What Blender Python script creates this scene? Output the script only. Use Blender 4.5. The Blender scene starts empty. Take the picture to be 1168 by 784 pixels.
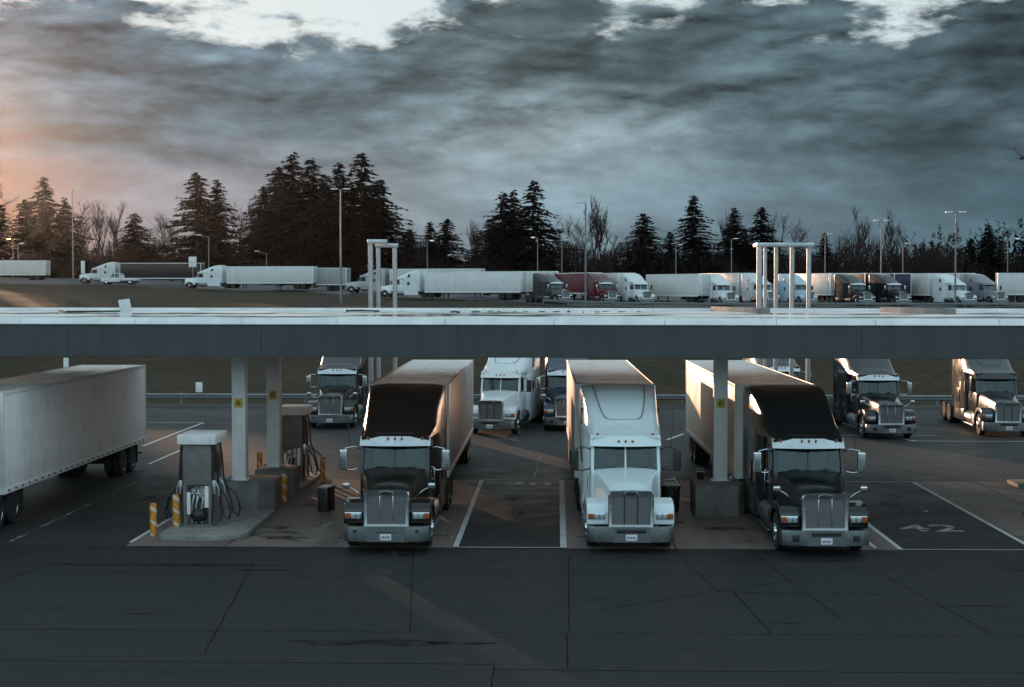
import bpy, bmesh, math, random
from mathutils import Vector, Matrix
R = math.radians
PI = math.pi
rnd = random.Random(11)
sc = bpy.context.scene
col = sc.collection

# ------------------------------------------------------------------ nodes
class NT:
    def __init__(s, nt):
        s.nt = nt
    def n(s, t, **kw):
        d = s.nt.nodes.new(t)
        for k, v in kw.items():
            setattr(d, k, v)
        return d
    def put(s, sock, v):
        if isinstance(v, bpy.types.NodeSocket):
            s.nt.links.new(v, sock)
        elif v is not None:
            sock.default_value = v
    def m(s, op, a, b=None, c=None, clamp=False):
        d = s.n('ShaderNodeMath', operation=op, use_clamp=clamp)
        for i, v in enumerate((a, b, c)):
            if v is not None:
                s.put(d.inputs[i], v)
        return d.outputs[0]
    def v(s, op, a, b=None):
        d = s.n('ShaderNodeVectorMath', operation=op)
        for i, x in enumerate((a, b)):
            if x is not None:
                s.put(d.inputs[i], x)
        return d.outputs[0]
    def mix(s, f, a, b, bt='MIX'):
        d = s.n('ShaderNodeMix', data_type='RGBA', blend_type=bt)
        s.put(d.inputs[0], f)
        for i, x in ((6, a), (7, b)):
            if isinstance(x, tuple) and len(x) == 3:
                x = (*x, 1)
            s.put(d.inputs[i], x)
        return d.outputs[2]
    def ss(s, x, lo, hi):
        d = s.n('ShaderNodeMapRange', interpolation_type='SMOOTHSTEP')
        s.put(d.inputs[0], x)
        s.put(d.inputs[1], lo); s.put(d.inputs[2], hi)
        return d.outputs[0]
    def lin(s, x, lo, hi, a=0.0, b=1.0):
        d = s.n('ShaderNodeMapRange')
        s.put(d.inputs[0], x)
        s.put(d.inputs[1], lo); s.put(d.inputs[2], hi)
        s.put(d.inputs[3], a); s.put(d.inputs[4], b)
        return d.outputs[0]
    def noise(s, vec, scale, detail=4, rough=.55, dist=0.0):
        d = s.n('ShaderNodeTexNoise')
        if vec is not None:
            s.put(d.inputs['Vector'], vec)
        d.inputs['Scale'].default_value = scale
        d.inputs['Detail'].default_value = detail
        d.inputs['Roughness'].default_value = rough
        d.inputs['Distortion'].default_value = dist
        return d.outputs[0]
    def ramp(s, f, stops):
        d = s.n('ShaderNodeValToRGB')
        s.put(d.inputs[0], f)
        e = d.color_ramp.elements
        while len(e) < len(stops):
            e.new(.5)
        for el, (p, c) in zip(e, stops):
            el.position = p
            el.color = (*c, 1)
        return d.outputs[0]
    def obj(s, scale=None):
        t = s.n('ShaderNodeTexCoord').outputs['Object']
        if scale:
            t = s.v('MULTIPLY', t, scale)
        return t

MATS = {}
def new_mat(name):
    m = bpy.data.materials.new(name)
    m.use_nodes = True
    nt = NT(m.node_tree)
    bs = m.node_tree.nodes['Principled BSDF']
    MATS[name] = m
    return m, nt, bs

def simple(name, c, rough=.5, metal=0.0, var=.25, scale=6.0, c2=None, bump=0.0, bscale=40.0, coat=0.0, vscale=None, spec=.5, rvar=.1):
    m, nt, bs = new_mat(name)
    co = nt.obj(vscale)
    f = nt.noise(co, scale, 6, .6)
    f = nt.lin(f, .3, .7)
    lo = c2 or tuple(x * (1 - var) for x in c)
    nt.put(bs.inputs['Base Color'], nt.mix(f, lo, c))
    nt.put(bs.inputs['Roughness'], nt.lin(f, 0, 1, min(1, rough + rvar), max(0, rough - rvar * .3)))
    bs.inputs['Metallic'].default_value = metal
    bs.inputs['Coat Weight'].default_value = coat
    bs.inputs['Specular IOR Level'].default_value = spec
    if bump:
        b = nt.n('ShaderNodeBump')
        b.inputs['Strength'].default_value = bump
        b.inputs['Distance'].default_value = .02
        nt.put(b.inputs['Height'], nt.noise(co, bscale, 5, .6))
        nt.put(bs.inputs['Normal'], b.outputs[0])
    return m

def tinted(name, rough, metal=0.0, coat=0.0, dirt=(.2, .17, .14), streak=False):
    """material whose colour is the object's own colour (so copies of a thing can be painted differently)"""
    m, nt, bs = new_mat(name)
    oi = nt.n('ShaderNodeObjectInfo')
    co = nt.obj()
    d = nt.noise(co, 1.3, 7, .62)
    f = nt.lin(d, .5, .8, 0, .3)
    if streak:
        st = nt.noise(nt.v('MULTIPLY', co, (5.0, 5.0, .22)), 1.0, 5, .65)
        f = nt.m('ADD', f, nt.lin(st, .5, .75, 0, .28), clamp=True)
        z = nt.n('ShaderNodeSeparateXYZ'); nt.put(z.inputs[0], co)
        low = nt.m('MULTIPLY', nt.lin(z.outputs[2], 1.9, 1.1, 0, .45), nt.noise(co, 3.0, 5, .6))
        f = nt.m('ADD', f, low, clamp=True)
    dc = nt.mix(.75, oi.outputs['Color'], dirt, 'MULTIPLY')
    cc = nt.mix(f, oi.outputs['Color'], dc)
    nt.put(bs.inputs['Base Color'], cc)
    nt.put(bs.inputs['Roughness'], nt.lin(d, .35, .75, rough * .7, rough * 1.4))
    bs.inputs['Metallic'].default_value = metal
    bs.inputs['Coat Weight'].default_value = coat
    bs.inputs['Coat Roughness'].default_value = .08
    if streak:
        bs.inputs['Specular IOR Level'].default_value = .45
    if streak:
        z = nt.n('ShaderNodeSeparateXYZ'); nt.put(z.inputs[0], co)
        y = nt.m('FRACT', nt.m('MULTIPLY', z.outputs[1], 1 / .61))
        seam = nt.ss(nt.m('ABSOLUTE', nt.m('SUBTRACT', y, .5)), .46, .5)
        hh = nt.m('SUBTRACT', nt.m('MULTIPLY', nt.noise(nt.v('MULTIPLY', co, (1, 1.7, .5)), 1.2, 3, .5), 1.5), nt.m('MULTIPLY', seam, .35))
        b = nt.n('ShaderNodeBump')
        b.inputs['Strength'].default_value = .6
        b.inputs['Distance'].default_value = .035
        nt.put(b.inputs['Height'], hh)
        nt.put(bs.inputs['Normal'], b.outputs[0])
    return m

def glass_mat(name, tint, refl=1.6):
    m, nt, bs = new_mat(name)
    m.node_tree.nodes.remove(bs)
    tr = nt.n('ShaderNodeBsdfTransparent'); tr.inputs[0].default_value = (*tint, 1)
    gl = nt.n('ShaderNodeBsdfGlossy'); gl.inputs['Roughness'].default_value = .03
    gl.inputs[0].default_value = (.9, .95, .95, 1)
    fr = nt.n('ShaderNodeFresnel'); fr.inputs[0].default_value = 1.5
    f = nt.m('MULTIPLY_ADD', fr.outputs[0], refl, .0, clamp=True)
    mx = nt.n('ShaderNodeMixShader')
    nt.put(mx.inputs[0], f); nt.put(mx.inputs[1], tr.outputs[0]); nt.put(mx.inputs[2], gl.outputs[0])
    nt.put(m.node_tree.nodes['Material Output'].inputs[0], mx.outputs[0])
    return m

# vehicles
tinted('paint', .2, coat=.12)
tinted('trailer_skin', .4, streak=True)
simple('chrome', (.62, .66, .68), .16, 1.0, .2, 5, rvar=.14)
simple('dull_alloy', (.25, .27, .28), .34, 1.0, .3, 7, rvar=.2)
simple('rubber', (.018, .017, .017), .8, 0, .4, 9, bump=.2)
simple('black_plastic', (.015, .015, .016), .45, 0, .3, 6)
simple('chassis_steel', (.02, .019, .018), .65, 0, .5, 5)
simple('interior_trim', (.06, .058, .055), .75, 0, .3, 5)
simple('seat_cloth', (.3, .28, .26), .85, 0, .3, 8)
simple('roof_sheet', (.95, .93, .91), .27, 1.0, .15, 1.2, rvar=.2)
simple('amber_lens', (.38, .085, .018), .15, 0, .2, 10)
simple('red_lens', (.35, .02, .015), .2, 0, .2, 10)
simple('lamp_lens', (.62, .68, .7), .08, .5, .3, 14)
simple('plate_white', (.7, .72, .74), .4, 0, .2, 14)
simple('plate_ink', (.05, .07, .16), .5, 0, .2, 14)
simple('emblem_dark', (.03, .012, .012), .25, 0, .3, 14)
glass_mat('glass', (.55, .66, .67), 1.0)
m, nt, bs = new_mat('grille_mesh')
co = nt.obj(); z = nt.n('ShaderNodeSeparateXYZ'); nt.put(z.inputs[0], co)
wz = nt.m('ABSOLUTE', nt.m('SUBTRACT', nt.m('FRACT', nt.m('MULTIPLY', z.outputs[2], 1 / .022)), .5))
wx = nt.m('ABSOLUTE', nt.m('SUBTRACT', nt.m('FRACT', nt.m('MULTIPLY', z.outputs[0], 1 / .022)), .5))
f = nt.ss(nt.m('MAXIMUM', wz, wx), .3, .45)
nt.put(bs.inputs['Base Color'], nt.mix(f, (.05, .05, .052), (.3, .31, .32)))
nt.put(bs.inputs['Metallic'], nt.m('MULTIPLY', f, .8))
bs.inputs['Roughness'].default_value = .38

# setting
def ground_mat(name, c, dark, spotscale, rough, bump=.3, patch=None, tyre=None):
    m, nt, bs = new_mat(name)
    co = nt.obj()
    big = nt.noise(co, .13, 7, .62, .6)
    mid = nt.noise(co, .9, 7, .65, .3)
    fine = nt.noise(co, spotscale, 6, .7)
    f = nt.m('ADD', nt.lin(big, .35, .65, 0, .55), nt.lin(mid, .35, .7, 0, .45), clamp=True)
    cc = nt.mix(f, c, dark)
    cc = nt.mix(nt.lin(fine, .35, .65, 0, 1), cc, nt.mix(1.0, cc, (.62, .62, .62), 'MULTIPLY'))
    if tyre:
        st = nt.noise(nt.v('MULTIPLY', co, tyre), 1.0, 6, .6)
        cc = nt.mix(nt.lin(st, .5, .72, 0, .65), cc, nt.mix(1.0, cc, (.4, .4, .4), 'MULTIPLY'))
    if patch:
        oil = nt.noise(co, .45, 4, .5, .8)
        cc = nt.mix(nt.ss(oil, .62, .68), cc, patch)
    nt.put(bs.inputs['Base Color'], cc)
    nt.put(bs.inputs['Roughness'], nt.lin(nt.m('ADD', big, mid), .75, 1.25, rough + .15, rough - .08))
    bs.inputs['Specular IOR Level'].default_value = .28
    b = nt.n('ShaderNodeBump'); b.inputs['Strength'].default_value = bump; b.inputs['Distance'].default_value = .015
    nt.put(b.inputs['Height'], nt.m('ADD', fine, nt.noise(co, spotscale * 4, 3, .6)))
    nt.put(bs.inputs['Normal'], b.outputs[0])
    return m
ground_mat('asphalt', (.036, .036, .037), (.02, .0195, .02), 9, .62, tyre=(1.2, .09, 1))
ground_mat('forecourt', (.0245, .025, .0272), (.0085, .0087, .0096), 10, .6, tyre=(.09, 1.1, 1), patch=(.012, .0125, .0145))
ground_mat('lane_concrete', (.25, .185, .165), (.14, .105, .094), 7, .6, patch=(.045, .042, .04), tyre=(1.3, .1, 1))
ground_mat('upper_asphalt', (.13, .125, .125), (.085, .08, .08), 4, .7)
ground_mat('stall_asphalt', (.026, .0245, .0245), (.014, .0133, .0133), 8, .6, tyre=(1.3, .12, 1))
simple('joint_tar', (.007, .007, .008), .8, 0, .3, 5, spec=.05)
simple('plinth_concrete', (.2, .185, .17), .8, 0, .5, 2.2, bump=.4, bscale=30)
simple('kerb_concrete', (.26, .25, .235), .75, 0, .45, 2.5, bump=.3, bscale=30)
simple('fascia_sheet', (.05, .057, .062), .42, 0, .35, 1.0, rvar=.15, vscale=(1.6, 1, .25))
simple('cap_sheet', (.84, .84, .83), .35, .1, .3, .8, rvar=.15)
simple('soffit', (.6, .6, .58), .7, 0, .3, 1)
simple('post_paint', (.74, .74, .71), .45, 0, .25, 1.3)
simple('galvanised', (.26, .275, .28), .36, .7, .3, 3, rvar=.15)
simple('pipe_metal', (.5, .53, .55), .28, .8, .3, 2.2, rvar=.15)
simple('white_metal', (.8, .8, .78), .4, 0, .25, 3)
simple('grey_cabinet', (.16, .145, .135), .5, 0, .3, 3)
simple('hose_rubber', (.012, .012, .012), .4, 0, .3, 12)
simple('sign_yellow', (.62, .4, .03), .45, 0, .2, 10)
simple('sign_black', (.012, .012, .012), .5, 0, .2, 10)
simple('bin_black', (.014, .013, .013), .4, 0, .3, 6)
simple('paper', (.55, .5, .45), .8, 0, .4, 12)
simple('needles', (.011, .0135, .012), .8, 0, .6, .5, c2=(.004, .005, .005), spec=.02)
simple('bark', (.06, .045, .036), .9, 0, .5, 2, spec=.2)
simple('twigs', (.055, .04, .035), .9, 0, .5, 1, spec=.2)
simple('scrub', (.042, .026, .023), .9, 0, .5, .3, c2=(.013, .01, .0095), spec=.1)
simple('lamp_pole', (.2, .21, .22), .5, .3, .2, 2)
m, nt, bs = new_mat('lit_lamp')
bs.inputs['Base Color'].default_value = (.8, .5, .2, 1)
bs.inputs['Emission Color'].default_value = (1, .55, .2, 1)
bs.inputs['Emission Strength'].default_value = 45
m, nt, bs = new_mat('lit_lamp_white')
bs.inputs['Base Color'].default_value = (.8, .8, .75, 1)
bs.inputs['Emission Color'].default_value = (.9, .95, 1, 1)
bs.inputs['Emission Strength'].default_value = 1.6

m, nt, bs = new_mat('grass')
co = nt.obj()
a = nt.noise(co, .12, 6, .6, .5); b2 = nt.noise(nt.v('MULTIPLY', co, (1, 1, 3)), 1.3, 8, .7)
cc = nt.mix(nt.lin(a, .35, .65), (.043, .034, .02), (.066, .046, .028))
cc = nt.mix(nt.lin(b2, .38, .62), nt.mix(1.0, cc, (.62, .62, .62), 'MULTIPLY'), cc)
nt.put(bs.inputs['Base Color'], cc); bs.inputs['Roughness'].default_value = .9
bs.inputs['Specular IOR Level'].default_value = .15
b = nt.n('ShaderNodeBump'); b.inputs['Strength'].default_value = .9; b.inputs['Distance'].default_value = .12
nt.put(b.inputs['Height'], b2); nt.put(bs.inputs['Normal'], b.outputs[0])

# worn road paint: gaps where the paint has gone
def worn_paint(name, c, lo, hi):
    m, nt, bs = new_mat(name)
    co = nt.obj()
    nt.put(bs.inputs['Base Color'], nt.mix(nt.noise(co, 3, 5, .6), tuple(x * .6 for x in c), c))
    bs.inputs['Roughness'].default_value = .6
    w = nt.m('ADD', nt.m('MULTIPLY', nt.noise(co, 1.4, 5, .6), .55), nt.m('MULTIPLY', nt.noise(co, 11, 6, .75), .45))
    nt.put(bs.inputs['Alpha'], nt.ss(w, lo, hi))
    return m
worn_paint('line_paint', (.62, .63, .62), .35, .45)
worn_paint('number_paint', (.36, .37, .37), .42, .52)
worn_paint('faint_paint', (.34, .34, .33), .46, .58)

m, nt, bs = new_mat('damp_stain')
co = nt.obj()
bs.inputs['Base Color'].default_value = (.006, .006, .0065, 1); bs.inputs['Roughness'].default_value = .6
bs.inputs['Specular IOR Level'].default_value = .12
nt.put(bs.inputs['Alpha'], nt.m('MULTIPLY', nt.ss(nt.noise(co, 2.2, 6, .65), .36, .6), .55))
m, nt, bs = new_mat('spiral_stripe')
co = nt.obj(); z = nt.n('ShaderNodeSeparateXYZ'); nt.put(z.inputs[0], co)
ang = nt.m('DIVIDE', nt.m('ARCTAN2', z.outputs[1], z.outputs[0]), 2 * PI)
f = nt.m('FRACT', nt.m('ADD', ang, nt.m('MULTIPLY', z.outputs[2], 2.6)))
f = nt.m('MULTIPLY', nt.ss(f, .7, .76), nt.ss(f, 1.0, .95))
cc = nt.mix(f, (.5, .2, .012), (.55, .48, .38))
cc = nt.mix(nt.lin(nt.noise(co, 5, 6, .65), .5, .75, 0, .8), cc, nt.mix(1.0, cc, (.3, .24, .2), 'MULTIPLY'))
nt.put(bs.inputs['Base Color'], cc); bs.inputs['Roughness'].default_value = .45

# wet roof: light membrane with standing water
m, nt, bs = new_mat('roof_membrane')
co = nt.obj()
wet = nt.noise(nt.v('MULTIPLY', co, (.11, .5, 1)), 1.0, 5, .5, .5)
wet = nt.ss(wet, .47, .53)
d1 = nt.noise(co, .7, 7, .65)
cc = nt.mix(nt.lin(d1, .35, .7), (.72, .74, .73), (.5, .51, .5))
nt.put(bs.inputs['Base Color'], nt.mix(wet, cc, nt.mix(1.0, cc, (.7, .7, .7), 'MULTIPLY')))
nt.put(bs.inputs['Roughness'], nt.lin(wet, 0, 1, .55, .06))
b = nt.n('ShaderNodeBump'); b.inputs['Distance'].default_value = .02
nt.put(b.inputs['Strength'], nt.lin(wet, 0, 1, .3, .02)); nt.put(b.inputs['Height'], nt.noise(co, 5, 5, .6))
nt.put(bs.inputs['Normal'], b.outputs[0])

# ------------------------------------------------------------------ mesh helper
class MB:
    def __init__(s):
        s.bm = bmesh.new()
    def box(s, c, size, bev=0.0, rot=None, seg=2, taper=None):
        r = bmesh.ops.create_cube(s.bm, size=1.0)
        vs = r['verts']
        for v in vs:
            v.co = Vector((v.co.x * size[0], v.co.y * size[1], v.co.z * size[2]))
            if taper and v.co.z > 0:
                v.co.x *= taper[0]; v.co.y *= taper[1]
        M = Matrix.Translation(c) @ (rot.to_4x4() if rot else Matrix())
        if bev:
            es = list({e for v in vs for e in v.link_edges})
            g = bmesh.ops.bevel(s.bm, geom=es, offset=bev, segments=seg, affect='EDGES', profile=.6)
            vs = list({v for f in g['faces'] for v in f.verts} | {v for v in vs if v.is_valid})
        for v in vs:
            v.co = M @ v.co
        return s
    def span(s, a, b, bev=0.0, seg=2):
        c = [(a[i] + b[i]) / 2 for i in range(3)]
        return s.box(c, [abs(b[i] - a[i]) for i in range(3)], bev, None, seg)
    def tube(s, pts, r, seg=8, cap=True):
        pts = [Vector(p) for p in pts]
        rs = r if isinstance(r, (list, tuple)) else [r] * len(pts)
        rings = []
        prev = None
        for i, p in enumerate(pts):
            t = (pts[min(i + 1, len(pts) - 1)] - pts[max(i - 1, 0)]).normalized()
            if prev is None:
                up = Vector((0, 0, 1)) if abs(t.z) < .9 else Vector((1, 0, 0))
                a = t.cross(up).normalized()
            else:
                a = (prev - t * prev.dot(t)).normalized()
            prev = a
            b = t.cross(a)
            rings.append([s.bm.verts.new(p + (a * math.cos(2 * PI * k / seg) + b * math.sin(2 * PI * k / seg)) * rs[i]) for k in range(seg)])
        for i in range(len(rings) - 1):
            for k in range(seg):
                s.bm.faces.new((rings[i][k], rings[i][(k + 1) % seg], rings[i + 1][(k + 1) % seg], rings[i + 1][k]))
        if cap and seg > 2:
            s.bm.faces.new(rings[0][::-1]); s.bm.faces.new(rings[-1])
        return s
    def lathe(s, prof, c, axis='z', seg=24, cap=True):
        """prof: list of (radius, along)"""
        rings = []
        for (r, t) in prof:
            ring = []
            for k in range(seg):
                a = 2 * PI * k / seg
                u, w = math.cos(a) * r, math.sin(a) * r
                p = {'z': (u, w, t), 'x': (t, u, w), 'y': (w, t, u)}[axis]
                ring.append(s.bm.verts.new(Vector(c) + Vector(p)))
            rings.append(ring)
        for i in range(len(rings) - 1):
            for k in range(seg):
                s.bm.faces.new((rings[i][k], rings[i][(k + 1) % seg], rings[i + 1][(k + 1) % seg], rings[i + 1][k]))
        if cap:
            s.bm.faces.new(rings[0][::-1]); s.bm.faces.new(rings[-1])
        return s
    def loft(s, secs, closed=True, cap=True):
        rings = [[s.bm.verts.new(p) for p in sec] for sec in secs]
        n = len(rings[0])
        for i in range(len(rings) - 1):
            for k in range(n if closed else n - 1):
                s.bm.faces.new((rings[i][k], rings[i][(k + 1) % n], rings[i + 1][(k + 1) % n], rings[i + 1][k]))
        if cap:
            s.bm.faces.new(rings[0][::-1]); s.bm.faces.new(rings[-1])
        return s
    def prism(s, poly, axis, a, b, bev=0.0, seg=2):
        """poly in the other two axes (order x,y,z without axis)"""
        def P(u, v, t):
            return {'x': (t, u, v), 'y': (u, t, v), 'z': (u, v, t)}[axis]
        A = [s.bm.verts.new(P(u, v, a)) for u, v in poly]
        B = [s.bm.verts.new(P(u, v, b)) for u, v in poly]
        n = len(poly)
        fs = [s.bm.faces.new(A[::-1]), s.bm.faces.new(B)]
        for k in range(n):
            fs.append(s.bm.faces.new((A[k], A[(k + 1) % n], B[(k + 1) % n], B[k])))
        if bev:
            es = list({e for v in A + B for e in v.link_edges})
            bmesh.ops.bevel(s.bm, geom=es, offset=bev, segments=seg, affect='EDGES', profile=.6)
        return s
    def face(s, pts):
        s.bm.faces.new([s.bm.verts.new(p) for p in pts])
        return s
    def build(s, name, m, parent=None, color=None, smooth=35, normals=True):
        if normals:
            bmesh.ops.recalc_face_normals(s.bm, faces=s.bm.faces)
        me = bpy.data.meshes.new(name)
        s.bm.to_mesh(me); s.bm.free()
        me.materials.append(MATS[m])
        if smooth:
            me.polygons.foreach_set('use_smooth', [True] * len(me.polygons))
            me.set_sharp_from_angle(angle=R(smooth))
        o = bpy.data.objects.new(name, me)
        col.objects.link(o)
        if parent:
            o.parent = parent
        if color:
            o.color = (*color, 1)
        return o

def tag(o, label=None, cat=None, group=None, kind=None):
    if label: o['label'] = label
    if cat: o['category'] = cat
    if group: o['group'] = group
    if kind: o['kind'] = kind
    return o

def empty(name, loc, rz=0.0):
    o = bpy.data.objects.new(name, None)
    col.objects.link(o)
    o.location = loc
    o.rotation_euler = (0, 0, rz)
    o.empty_display_size = .2
    return o

KIDS = {}
def kids(o):
    return KIDS.get(o.name) or [c for c in o.children]

def dup(root, loc, rz, label, group=None, color=None, keep=None, scale=1.0):
    r = root.copy(); col.objects.link(r)
    r.location = loc; r.rotation_euler = (0, 0, rz); r.scale = (scale,) * 3
    r['label'] = label
    if group: r['group'] = group
    if color and r.type == 'MESH': r.color = (*color, 1)
    for ch in list(root.children):
        st = ch.name.split('.')[0]
        if keep is not None and st not in keep:
            continue
        c = ch.copy(); col.objects.link(c); c.parent = r
        if color and ch.data and ch.data.materials and ch.data.materials[0].name in ('paint', 'trailer_skin'):
            c.color = (*color, 1)
        for g in list(ch.children):
            if keep is not None and g.name.split('.')[0] not in keep:
                continue
            d = g.copy(); col.objects.link(d); d.parent = c
            if color and g.data.materials[0].name in ('paint', 'trailer_skin'):
                d.color = (*color, 1)
    return r

def text_mesh(txt, size, name, m, parent=None, ext=0.0, stretch=1.0):
    cu = bpy.data.curves.new(name, 'FONT')
    cu.body = txt; cu.size = size; cu.align_x = 'CENTER'; cu.align_y = 'CENTER'; cu.extrude = ext; cu.offset = size * .012
    t = bpy.data.objects.new(name, cu); col.objects.link(t)
    dg = bpy.context.evaluated_depsgraph_get()
    me = bpy.data.meshes.new_from_object(t.evaluated_get(dg))
    bpy.data.objects.remove(t)
    for v in me.vertices:
        v.co.y *= stretch
    me.materials.clear(); me.materials.append(MATS[m])
    o = bpy.data.objects.new(name, me); col.objects.link(o)
    if parent: o.parent = parent
    return o
# ------------------------------------------------------------------ vehicles
def tyre_prof(r, w):
    return [(r * .6, -w * .42), (r * .86, -w * .5), (r * .95, -w * .47), (r, -w * .36), (r, -w * .1), (r * .985, 0), (r, w * .1), (r, w * .36), (r * .95, w * .47), (r * .86, w * .5), (r * .6, w * .42)]

def make_wheel(parent, x, y, side, dual=False, r=.52):
    w = .29
    mb = MB()
    xs = [x] if not dual else [x, x - side * .34]
    for xx in xs:
        mb.lathe(tyre_prof(r, w), (xx, y, r), 'x', 26)
    wh = mb.build('wheel', 'rubber', parent, smooth=40)
    rm = MB()
    if dual:
        pr = [(r * .6, .13), (r * .56, .1), (r * .52, -.04), (r * .3, -.07), (r * .28, .03), (r * .17, .06), (r * .02, .07)]
    else:
        pr = [(r * .6, .13), (r * .57, .135), (r * .53, .06), (r * .4, .1), (r * .3, .12), (r * .27, .19), (r * .15, .21), (r * .02, .21)]
    rm.lathe([(a, side * b) for a, b in pr], (x, y, r), 'x', 24, cap=False)
    for k in range(10):
        a = 2 * PI * k / 10
        rr = r * (.36 if not dual else .4)
        rm.lathe([(.018, 0), (.018, side * .05), (.008, side * .06)], (x + side * (.1 if not dual else -.05), y + rr * math.cos(a), r + rr * math.sin(a)), 'x', 6)
    rm.build('rim', 'chrome', wh, smooth=40)
    return wh

def sec(hw_b, zb, hw_m, zm, hw_t, zt, rr, crown, y):
    """half section mirrored: side bottom, side mid, shoulder, top"""
    h = [(hw_b, zb), (hw_m, zm), (hw_t + (hw_m - hw_t) * .15, zt - rr), (hw_t - rr * .25, zt - rr * .3), (hw_t - rr, zt), (hw_t * .45, zt + crown * .8), (0, zt + crown)]
    pts = [(x, y, z) for x, z in h] + [(-x, y, z) for x, z in h[-2::-1]]
    return pts

# roof fairing profile: y, top z, bottom hw, top hw
FAIR = [(2.78, 2.93, 1.0, .94), (3.05, 2.98, 1.02, .95), (3.5, 3.12, 1.06, .97), (4.2, 3.40, 1.12, 1.01), (5.0, 3.72, 1.17, 1.06), (5.8, 3.98, 1.2, 1.11), (6.4, 4.1, 1.215, 1.15), (6.75, 4.15, 1.22, 1.175), (7.15, 4.16, 1.22, 1.185)]
def fair_at(y):
    for a, b in zip(FAIR, FAIR[1:]):
        if a[0] <= y <= b[0]:
            t = (y - a[0]) / (b[0] - a[0])
            return [a[i] + (b[i] - a[i]) * t for i in range(1, 4)]

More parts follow.
